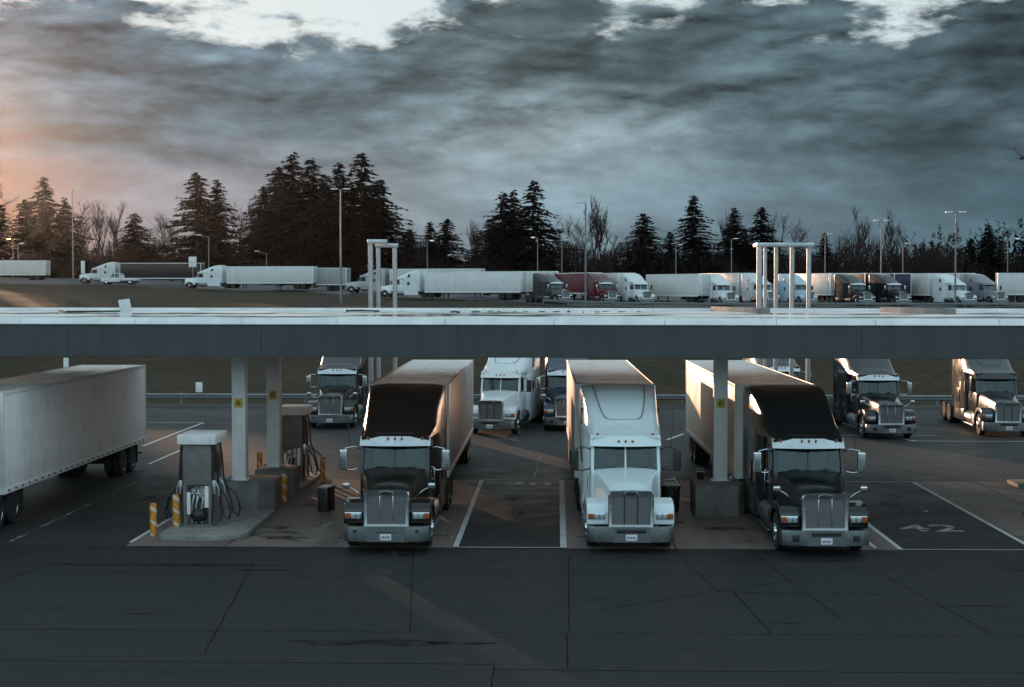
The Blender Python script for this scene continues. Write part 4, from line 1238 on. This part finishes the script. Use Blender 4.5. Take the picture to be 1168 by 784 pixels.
# ------------------------------------------------------------------ trees
def conifer(seed, H=26.0, rad=5.2, name='conifer'):
    rn = random.Random(seed)
    tr = MB()
    tr.tube([(0, 0, -1), (rn.uniform(-.1, .1), 0, H * .3), (rn.uniform(-.15, .15), rn.uniform(-.1, .1), H * .7), (0, 0, H * .97)], [.5, .4, .2, .04], 7)
    cr = MB()
    z = H * .04
    lean = rn.uniform(0, 6.3)
    while z < H * .99:
        t = z / H
        Rz = rad * min(1.0, (1 - t) ** .82 * 1.18 + .015) * (.82 + .18 * math.sin(seed + z * 1.3)) * (1 if t > .1 else .7 + t * 3)
        nb = rn.randint(6, 9) if t < .8 else 5
        for b in range(nb):
            a = rn.uniform(0, 2 * PI)
            L = max(.3, Rz * rn.choice((.55, .75, .9, 1.0, 1.05, 1.28)) * (1 + .12 * math.cos(a - lean)))
            d = Vector((math.cos(a), math.sin(a), 0)); sd = Vector((-d.y, d.x, 0))
            rise = rn.uniform(-.05, .34); zj = rn.uniform(-.85, .85); dr = rn.uniform(.3, .6)
            n = max(2, int(L / .45))
            for k in range(n):
                u = (k + rn.uniform(.2, 1.0)) / n
                p = d * (L * u) + Vector((0, 0, z + zj + L * (rise * u - dr * u * u + .14 * u ** 4)))
                w = (.18 + .5 * math.sin(PI * min(1, .25 + u * .75))) * rn.uniform(.6, 1.25) * (.6 + .4 * min(1, L / 3))
                for q in range(4):
                    tip = p + d * rn.uniform(.3, .95) + sd * rn.uniform(-.9, .9) * w + Vector((0, 0, rn.uniform(-.6, .05)))
                    o1 = sd * w * rn.uniform(.3, .9) + Vector((0, 0, rn.uniform(-.22, .12)))
                    cr.face([p + o1, p - o1 + Vector((0, 0, rn.uniform(-.2, .1))), tip])
        z += rn.uniform(.38, .6) * (1.0 if t < .8 else .7)
    return tr, cr
def put_tree(name, label, cat, group, x, y, z, meshes, s, rz, sz=1.0):
    t = empty(name, (x, y, z), rz); tag(t, label, cat, group)
    t.scale = (s, s, s * sz)
    for nm, me in meshes:
        o = bpy.data.objects.new(nm, me); col.objects.link(o); o.parent = t
    return t
def mesh_of(mb, nm, m, smooth=0):
    o = mb.build(nm, m, smooth=smooth, normals=False)
    me = o.data; bpy.data.objects.remove(o)
    return me
CON = []
for sd, rad in ((3, 7.6), (8, 6.8), (15, 8.4), (21, 7.2), (33, 9.0)):
    a, b = conifer(sd, 26.0, rad)
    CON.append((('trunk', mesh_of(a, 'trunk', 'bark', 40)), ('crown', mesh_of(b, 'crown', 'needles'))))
def bare(seed, H=16.0, upright=.35, spread=1.0):
    rn = random.Random(seed)
    tr, cr = MB(), MB()
    def grow(mb, p, d, L, r, lev):
        n = 3
        pts = [p]
        for k in range(n):
            d = (d + Vector((rn.uniform(-1, 1), rn.uniform(-1, 1), rn.uniform(-.3, .6))) * .16).normalized()
            pts.append(pts[-1] + d * L / n)
        (tr if lev == 0 else cr).tube(pts, [r, r * .85, r * .7, r * .5], 5 if lev < 2 else 3, False)
        if lev >= 4: return
        nb = (7, 5, 4, 4)[lev]
        for b in range(nb):
            u = rn.uniform(.3 if lev else .32, 1.0)
            i = min(n - 1, int(u * n)); q = pts[i].lerp(pts[i + 1], u * n - i)
            a = rn.uniform(0, 2 * PI)
            side = Vector((math.cos(a), math.sin(a), 0))
            nd = (d * rn.uniform(.5, 1) + side * rn.uniform(.45, .95) * spread + Vector((0, 0, upright))).normalized()
            grow(mb, q, nd, L * rn.uniform(.42, .68), max(.022, r * .5), lev + 1)
    grow(tr, Vector((0, 0, -.5)), Vector((0, 0, 1)), H * .62, H * .016, 0)
    return tr, cr
BARE = []
for sd, upr, sp in ((4, .35, 1.0), (9, .9, .6), (17, .3, 1.2), (25, .7, .7)):
    a, b = bare(sd, 16.0, upr, sp)
    BARE.append((('trunk', mesh_of(a, 'trunk', 'bark', 40)), ('crown', mesh_of(b, 'crown', 'twigs'))))
def topH(px, py, Y):
    """height of a tree standing at distance Y whose top is seen at photo pixel py"""
    x = (px - 636) * Y / 1750
    z0 = terrain(x, Y, False)
    return x, z0, 7.3 + (326 - py) * Y / 1750 - z0
FG, BGp = 'tall dark firs behind the upper lot', 'bare trees behind the upper lot'
FIRS = [  # px, top y, Y, variant, label
    (-4, 232, 345, 1, 'fir cut by the left edge of the picture'), (24, 226, 350, 0, 'shorter left fir of the leftmost cluster'), (47, 203, 345, 2, 'tallest fir of the leftmost cluster'), (70, 226, 352, 3, 'right hand fir of the leftmost cluster'),
    (150, 243, 350, 4, 'lone broad fir between two groups of bare trees on the left'),
    (224, 195, 345, 0, 'left fir of the pair above the dark brown trailer'), (247, 206, 350, 3, 'right fir of the pair above the dark brown trailer'),
    (300, 214, 350, 2, 'left shoulder fir of the biggest cluster'), (317, 189, 345, 0, 'slim second fir of the biggest cluster'), (334, 175, 348, 3, 'topmost fir of the biggest cluster'), (354, 180, 343, 1, 'fir just right of the topmost one in the biggest cluster'), (371, 199, 350, 4, 'right shoulder fir of the biggest cluster'),
    (388, 185, 352, 1, 'thin fir behind the tall double headed lamp post'), (412, 177, 342, 2, 'broad tall fir right of the double headed lamp post'), (432, 205, 350, 4, 'lowest fir of the cluster right of the double headed lamp post'),
    (468, 261, 352, 0, 'small fir left of the centre pair'), (491, 253, 352, 1, 'left fir of the centre pair above the white tractor'), (509, 249, 348, 0, 'right fir of the centre pair above the white tractor'),
    (574, 219, 346, 1, 'left fir of the centre cluster'), (586, 218, 352, 3, 'middle fir of the centre cluster'), (609, 208, 344, 2, 'tallest fir of the centre cluster'), (560, 250, 355, 4, 'low fir at the left foot of the centre cluster'),
    (733, 244, 345, 4, 'broad lone fir right of the lamp before the red tractor'), (764, 264, 352, 0, 'low fir at the left foot of the tall right fir'), (790, 225, 345, 2, 'tallest fir right of the picture centre'),
    (837, 239, 350, 3, 'fir left of the pipe frame'), (866, 236, 352, 0, 'fir rising just behind the pipe frame'), (848, 262, 358, 1, 'small fir behind the two firs at the pipe frame'),
    (938, 266, 350, 1, 'small dark fir right of the pipe frame'), (1122, 258, 345, 2, 'broad fir right of the rightmost tall lamp post'), (1103, 272, 352, 0, 'low fir beside the rightmost tall lamp post'), (1166, 262, 345, 3, 'fir cut by the right edge of the picture')]
for i, (px, py, Y, v, lab) in enumerate(FIRS):
    x, z0, h = topH(px, py, Y)
    s = h / 26.0
    wide = max(s * 1.42, 1.0) if h > 14 else s * 1.5
    t = put_tree('fir_tree', lab, 'fir tree', FG, x, Y, z0, CON[v], wide, i * 1.3, s / wide)
for i, (x, h, v, lab) in enumerate(((-133, 27, 2, 'first'), (-139, 29, 0, 'second'), (-145, 28, 2, 'third'), (-151, 26, 0, 'fourth'))):  # out-of-view trees added to filter the sun streak on the forecourt
    put_tree('bare_tree', 'unseen bare tree added beyond the left edge to thin the sunlight, the %s going outward' % lab, 'bare tree', BGp, x, 348, terrain(x, 348, False), BARE[v], h / 16, i * 1.7)
for i, (x, h, v, lab) in enumerate(((-144, 30, 4, 'first'), (-148, 30, 2, 'second'), (-152, 29, 4, 'third'))):  # out-of-view firs added to keep low sun off the forecourt
    put_tree('fir_tree', 'unseen fir added beyond the left edge to block the low sun, the %s outward' % lab, 'fir tree', FG, x, 346, terrain(x, 346, False), CON[v], h / 26, i * 1.7)
BARES = [(98, 232, 360, 0, 'bare tree right of the leftmost fir cluster'), (84, 240, 365, 2, 'bare tree behind the very tall left lamp post'), (117, 236, 362, 1, 'upright bare tree left of the lone broad fir'), (133, 238, 358, 3, 'bare tree touching the lone broad fir on its left'), (176, 246, 360, 0, 'round bare tree right of the lone broad fir'), (190, 243, 366, 2, 'bare tree left of the fir pair'),
    (272, 232, 362, 2, 'bare tree in the gap right of the fir pair'), (284, 222, 365, 1, 'upright bare tree left of the biggest cluster'), (452, 255, 362, 3, 'thin bare tree right of the fir clusters'), (539, 257, 362, 1, 'upright bare tree left of the centre cluster'), (548, 262, 366, 3, 'second bare tree left of the centre cluster'),
    (648, 252, 352, 0, 'bare tree touching the centre cluster on its right'), (676, 232, 350, 1, 'tall upright bare tree behind the lamp before the red tractor'), (688, 240, 356, 3, 'bare poplar right of that tall upright tree'), (662, 246, 360, 2, 'spreading bare tree left of the tall upright one'), (705, 268, 356, 0, 'low bare tree left of the lone right fir'),
    (824, 243, 358, 1, 'bare tree between the tallest right fir and the pipe frame'), (893, 246, 358, 0, 'round topped bare tree above the pipe frame'), (908, 252, 362, 2, 'bare tree at the right end of the pipe frame'), (958, 262, 360, 2, 'bare tree left of the narrow tall one on the right'), (968, 246, 352, 3, 'narrow tall bare tree on the right'), (1008, 248, 352, 1, 'forked bare tree above the dark violet trailer'), (1020, 262, 362, 0, 'low bare tree right of the forked one'), (1086, 270, 358, 0, 'bare tree behind the rightmost tall lamp post'), (1146, 266, 358, 3, 'bare tree before the right edge of the picture'), (1066, 272, 366, 2, 'bare tree left of the rightmost tall lamp post')]
for i, (px, py, Y, v, lab) in enumerate(BARES):
    x, z0, h = topH(px, py, Y)
    put_tree('bare_tree', lab, 'bare tree', BGp, x, Y, z0, BARE[v], h / 16.0 * .98, i * 2.1)
# brushwood and far wood
mb = MB()
rn = random.Random(77)
for _ in range(56000):
    x = rn.uniform(-170, 140); Y = rn.uniform(337, 372)
    hh = 5.6 + 2.0 * math.sin(x * .11) + 1.6 * math.sin(x * .37 + 1) + (1.5 if x > -60 else 0)
    z = terrain(x, Y, False); h = hh * rn.uniform(.15, 1.12) ** .8
    a = rn.uniform(0, 6.28); w = rn.uniform(.025, .1); l = rn.uniform(1.2, 3.6)
    dx, dy = math.cos(a) * w, math.sin(a) * w
    mb.face([(x - dx, Y - dy, z + max(-.2, h - l)), (x + dx, Y + dy, z + max(-.2, h - l)), (x + rn.uniform(-.7, .7), Y + rn.uniform(-.5, .5), z + h)])
tag(mb.build('brushwood', 'scrub', smooth=0, normals=False), 'dark tangled brushwood between and below the trees', 'brushwood', kind='stuff')
mb = MB()
for _ in range(900):
    x = rn.uniform(-230, 260); Y = rn.uniform(400, 540)
    z = terrain(x, Y, False) - .5
    H = rn.uniform(6, 11) + max(0, min(1, (x - 85) / 40)) * rn.uniform(4, 12) * max(.35, 1 - abs(x - 150) / 160)
    rr = H * rn.uniform(.16, .24)
    for k in range(40):
        t = rn.random(); a = rn.uniform(0, 6.28); q = rr * (1 - t) * rn.uniform(.5, 1.1) + .15
        p = Vector((x + math.cos(a) * q * .5, Y + math.sin(a) * q * .5, z + H * t))
        tip = Vector((x + math.cos(a) * q * 1.3, Y + math.sin(a) * q * 1.3, z + H * t - q * .35))
        w = rn.uniform(.3, .9) + .5 * (1 - t)
        mb.face([p + Vector((-math.sin(a) * w, math.cos(a) * w, w * .9)), p - Vector((-math.sin(a) * w, math.cos(a) * w, w * .5)), tip])
tag(mb.build('far_wood', 'needles', smooth=0, normals=False), 'distant low wood along the skyline', 'wood', kind='stuff')
# bird
b = MB()
b.lathe([(.01, -.28), (.05, -.22), (.1, -.05), (.09, .08), (.06, .2), (.055, .26), (.02, .33), (.005, .38)], (0, 0, 0), 'x', 10)
for s in (-1, 1):
    b.loft([[(-.06, s * .06, .03), (.12, s * .06, .03), (.12, s * .06, .045), (-.06, s * .06, .045)], [(-.14, s * .4, .2), (.1, s * .4, .2), (.1, s * .4, .21), (-.14, s * .4, .21)], [(-.22, s * .8, .08), (-.1, s * .82, .08), (-.1, s * .82, .085), (-.22, s * .8, .085)]])
b.loft([[(-.26, -.04, 0), (-.26, .04, 0), (-.26, .04, .015), (-.26, -.04, .015)], [(-.5, -.1, 0), (-.5, .1, 0), (-.5, .1, .01), (-.5, -.1, .01)]])
o = b.build('bird', 'sign_black', smooth=50); o.location = (17.9, 60.0, 12.25); o.rotation_euler = (R(25), R(-10), R(60)); tag(o, 'small black bird flying at the right edge of the sky', 'bird')

# ------------------------------------------------------------------ sky, sun, camera
SUN_AZ, SUN_EL = -24.0, 4.9      # degrees from +Y (negative = left), above the horizon
w = bpy.data.worlds.new('World'); sc.world = w; w.use_nodes = True
nt = NT(w.node_tree)
bg = w.node_tree.nodes['Background']
bg.inputs[1].default_value = .1
sky = nt.n('ShaderNodeTexSky'); sky.sky_type = 'NISHITA'; sky.sun_disc = False
sky.sun_elevation = R(SUN_EL); sky.sun_rotation = R(SUN_AZ)
sky.air_density = 1.2; sky.dust_density = 2.0; sky.ozone_density = 2.0
dirv = nt.v('NORMALIZE', nt.n('ShaderNodeTexCoord').outputs['Generated'])
sx = nt.n('ShaderNodeSeparateXYZ'); nt.put(sx.inputs[0], dirv)
E = nt.m('MULTIPLY', nt.m('ARCSINE', sx.outputs[2]), 57.2958)          # elevation, degrees
A = nt.m('MULTIPLY', nt.m('ARCTAN2', sx.outputs[0], sx.outputs[1]), 57.2958)   # azimuth, degrees
cv = nt.n('ShaderNodeCombineXYZ'); nt.put(cv.inputs[0], A); nt.put(cv.inputs[1], nt.m('MULTIPLY', E, 2.4)); cv.inputs[2].default_value = 3.7
cv = cv.outputs[0]
N1 = nt.noise(cv, .11, 10, .57, .15)
N2 = nt.noise(nt.v('ADD', cv, (31.0, 17.0, 0)), .4, 8, .56, .15)
N1b = nt.noise(nt.v('ADD', cv, (.25, 1.6, 0)), .11, 10, .57, .15)
N2b = nt.noise(nt.v('ADD', cv, (31.1, 17.5, 0)), .4, 8, .56, .15)
N3 = nt.noise(nt.v('MULTIPLY', cv, (.5, 1.6, 1)), .22, 6, .55, .3)
N4 = nt.noise(nt.v('ADD', cv, (7.0, 53.0, 2.0)), .7, 6, .62, .4)
def blob(a0, e0, ra, re):
    dx = nt.m('DIVIDE', nt.m('SUBTRACT', A, a0), ra); dy = nt.m('DIVIDE', nt.m('SUBTRACT', E, e0), re)
    return nt.m('EXPONENT', nt.m('MULTIPLY', nt.m('ADD', nt.m('MULTIPLY', dx, dx), nt.m('MULTIPLY', dy, dy)), -1.0))
def pa(px): return (px - 636) / 1750 * 57.3
def pe(py): return (326 - py) / 1750 * 57.3
An = nt.lin(A, -21, 17.5)
upc = nt.ramp(An, [(0, (.165, .24, .31)), (.25, (.14, .214, .268)), (.5, (.13, .188, .212)), (.75, (.1, .16, .188)), (1, (.066, .105, .13))])
loc = nt.ramp(An, [(0, (.17, .085, .075)), (.14, (.28, .295, .345)), (.35, (.27, .325, .37)), (.55, (.235, .35, .415)), (.75, (.15, .235, .285)), (1, (.08, .15, .19))])
lowf = nt.ss(nt.m('ADD', E, nt.m('MULTIPLY', nt.m('SUBTRACT', N3, .5), 5.0)), 6.0, 3.0)
cl = nt.mix(lowf, upc, loc)
cl = nt.mix(nt.m('MULTIPLY', blob(pa(625), pe(165), 5.0, 1.6), .5), cl, (.36, .45, .5))
sh = nt.lin(N1, .36, .64, .58, 1.4)
sh = nt.m('MULTIPLY', sh, nt.lin(N2, .3, .7, .92, 1.08))
rel = nt.m('ADD', nt.m('MULTIPLY', nt.m('SUBTRACT', N1, N1b), 2.4), nt.m('MULTIPLY', nt.m('SUBTRACT', N2, N2b), .7))
def puff(vec):
    wv = nt.n('ShaderNodeTexNoise', noise_dimensions='2D'); wv.inputs['Scale'].default_value = .35; wv.inputs['Detail'].default_value = 6; wv.inputs['Roughness'].default_value = .6
    nt.put(wv.inputs['Vector'], vec)
    vv = nt.n('ShaderNodeTexVoronoi', feature='SMOOTH_F1', voronoi_dimensions='2D'); vv.inputs['Scale'].default_value = .3; vv.inputs['Smoothness'].default_value = .6
    vv.inputs['Detail'].default_value = 1.0; vv.inputs['Roughness'].default_value = .5
    nt.put(vv.inputs['Vector'], nt.v('ADD', vec, nt.v('MULTIPLY', wv.outputs[1], (4.2, 4.2, 0))))
    return vv.outputs['Distance']
cvp = nt.v('MULTIPLY', cv, (.62, 1, 1))
PF, PFb = puff(cvp), puff(nt.v('ADD', cvp, (-.3, .75, 0)))
rel = nt.m('ADD', rel, nt.m('MULTIPLY', nt.m('SUBTRACT', PFb, PF), nt.m('MULTIPLY', nt.ss(E, 3.2, 7.5), 1.15)))
sh = nt.m('MULTIPLY', sh, nt.m('MAXIMUM', nt.m('ADD', 1.0, rel), .35))
sh = nt.m('ADD', nt.m('MULTIPLY', sh, nt.m('SUBTRACT', 1.0, nt.m('MULTIPLY', lowf, .5))), nt.m('MULTIPLY', lowf, .5))
shv = nt.n('ShaderNodeCombineXYZ')
for i in range(3): nt.put(shv.inputs[i], sh)
cl = nt.mix(1.0, cl, shv.outputs[0], 'MULTIPLY')
# openings to the bright sky
gapE = nt.m('ADD', E, nt.m('ADD', nt.m('MULTIPLY', nt.m('SUBTRACT', N1, .5), 7.0), nt.m('MULTIPLY', nt.m('SUBTRACT', N2, .5), 3.2)))
gapE = nt.m('ADD', gapE, nt.m('ADD', nt.m('MULTIPLY', nt.m('SUBTRACT', N4, .5), 2.0), nt.m('MULTIPLY', nt.m('SUBTRACT', PF, .45), 1.6)))
gap = nt.ss(nt.m('SUBTRACT', gapE, nt.lin(A, -12, 12, 0, .2)), 9.75, 10.9)
holes = None
for px, py, rx, ry, k in ((345, 66, 30, 12, .8), (388, 52, 22, 20, .7), (235, 40, 90, 14, 1.0), (480, 28, 50, 18, 1.0), (25, 26, 50, 10, .9), (880, 14, 40, 8, .7)):
    g = nt.m('MULTIPLY', blob(pa(px), pe(py), rx / 1750 * 57.3, ry / 1750 * 57.3), k)
    holes = g if holes is None else nt.m('MAXIMUM', holes, g)
hol = nt.ss(nt.m('MULTIPLY', holes, nt.lin(N4, .35, .65, .25, 1.5)), .25, .95)
gap = nt.m('MAXIMUM', gap, nt.m('MULTIPLY', hol, .85))
lim = nt.ss(E, 24, 13)
gap = nt.m('MULTIPLY', gap, lim)
gc = nt.mix(.08, (7.3, 8.4, 8.8), sky.outputs[0])
# glow of the low sun through the haze at the left
gl = nt.m('ADD', nt.m('MULTIPLY', blob(-22.5, 3.2, 4.2, 1.7), .06), nt.m('MULTIPLY', blob(-25, 3.0, 9, 4.0), .02))
glv = nt.mix(gl, (0, 0, 0), (1.0, .36, .14))
front = nt.mix(1.0, cl, glv, 'ADD')
# the rest of the sky: brighter pale sky behind the viewer, dull overhead
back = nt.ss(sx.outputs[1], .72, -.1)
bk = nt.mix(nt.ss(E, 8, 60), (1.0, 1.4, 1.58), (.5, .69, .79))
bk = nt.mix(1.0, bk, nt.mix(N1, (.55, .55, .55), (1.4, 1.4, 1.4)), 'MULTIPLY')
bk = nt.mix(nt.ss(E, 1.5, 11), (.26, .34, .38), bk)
over = nt.mix(nt.ss(E, 14, 45), (.36, .46, .5), (.4, .55, .62))
front = nt.mix(nt.ss(E, 10, 16), front, over)
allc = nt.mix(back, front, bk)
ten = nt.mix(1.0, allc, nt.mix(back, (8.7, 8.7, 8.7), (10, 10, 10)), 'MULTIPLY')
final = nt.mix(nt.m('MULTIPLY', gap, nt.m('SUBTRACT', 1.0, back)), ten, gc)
final = nt.mix(.015, final, sky.outputs[0])
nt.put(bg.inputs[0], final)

sun = bpy.data.lights.new('sun', 'SUN'); sun.energy = 5.0; sun.angle = R(.6); sun.color = (1.0, .6, .38)
so = bpy.data.objects.new('sun', sun); col.objects.link(so)
az, el = R(SUN_AZ), R(SUN_EL)
d = Vector((math.sin(az) * math.cos(el), math.cos(az) * math.cos(el), math.sin(el)))
so.rotation_euler = d.to_track_quat('Z', 'Y').to_euler()

cam = bpy.data.cameras.new('camera'); cam.sensor_width = 36; cam.lens = 1750 / 1168 * 36
cam.clip_end = 3000; cam.clip_start = .5
co_ = bpy.data.objects.new('camera', cam); col.objects.link(co_)
co_.location = (0, 0, 7.3); co_.rotation_euler = (R(90 - 2.16), 0, R(1.70))
sc.camera = co_
vs = sc.view_settings
vs.view_transform = 'Standard'; vs.look = 'None'; vs.exposure = 0; vs.gamma = 1
sc.cycles.use_denoising = True
sc.cycles.max_bounces = 6; sc.cycles.transparent_max_bounces = 12
sc.cycles.sample_clamp_indirect = 4
# thin air lit by the low sun
mb = MB(); mb.span((-430, -130, -1.2), (430, 590, 48))
hz = mb.build('haze', 'rubber', smooth=0); tag(hz, kind='stuff')
hm = bpy.data.materials.new('haze'); hm.use_nodes = True
for n_ in list(hm.node_tree.nodes):
    if n_.type == 'BSDF_PRINCIPLED': hm.node_tree.nodes.remove(n_)
vp = hm.node_tree.nodes.new('ShaderNodeVolumePrincipled')
vp.inputs['Color'].default_value = (.9, .92, .95, 1); vp.inputs['Density'].default_value = .00002; vp.inputs['Anisotropy'].default_value = .94
hm.node_tree.links.new(vp.outputs[0], hm.node_tree.nodes['Material Output'].inputs['Volume'])
hz.data.materials.clear(); hz.data.materials.append(hm)
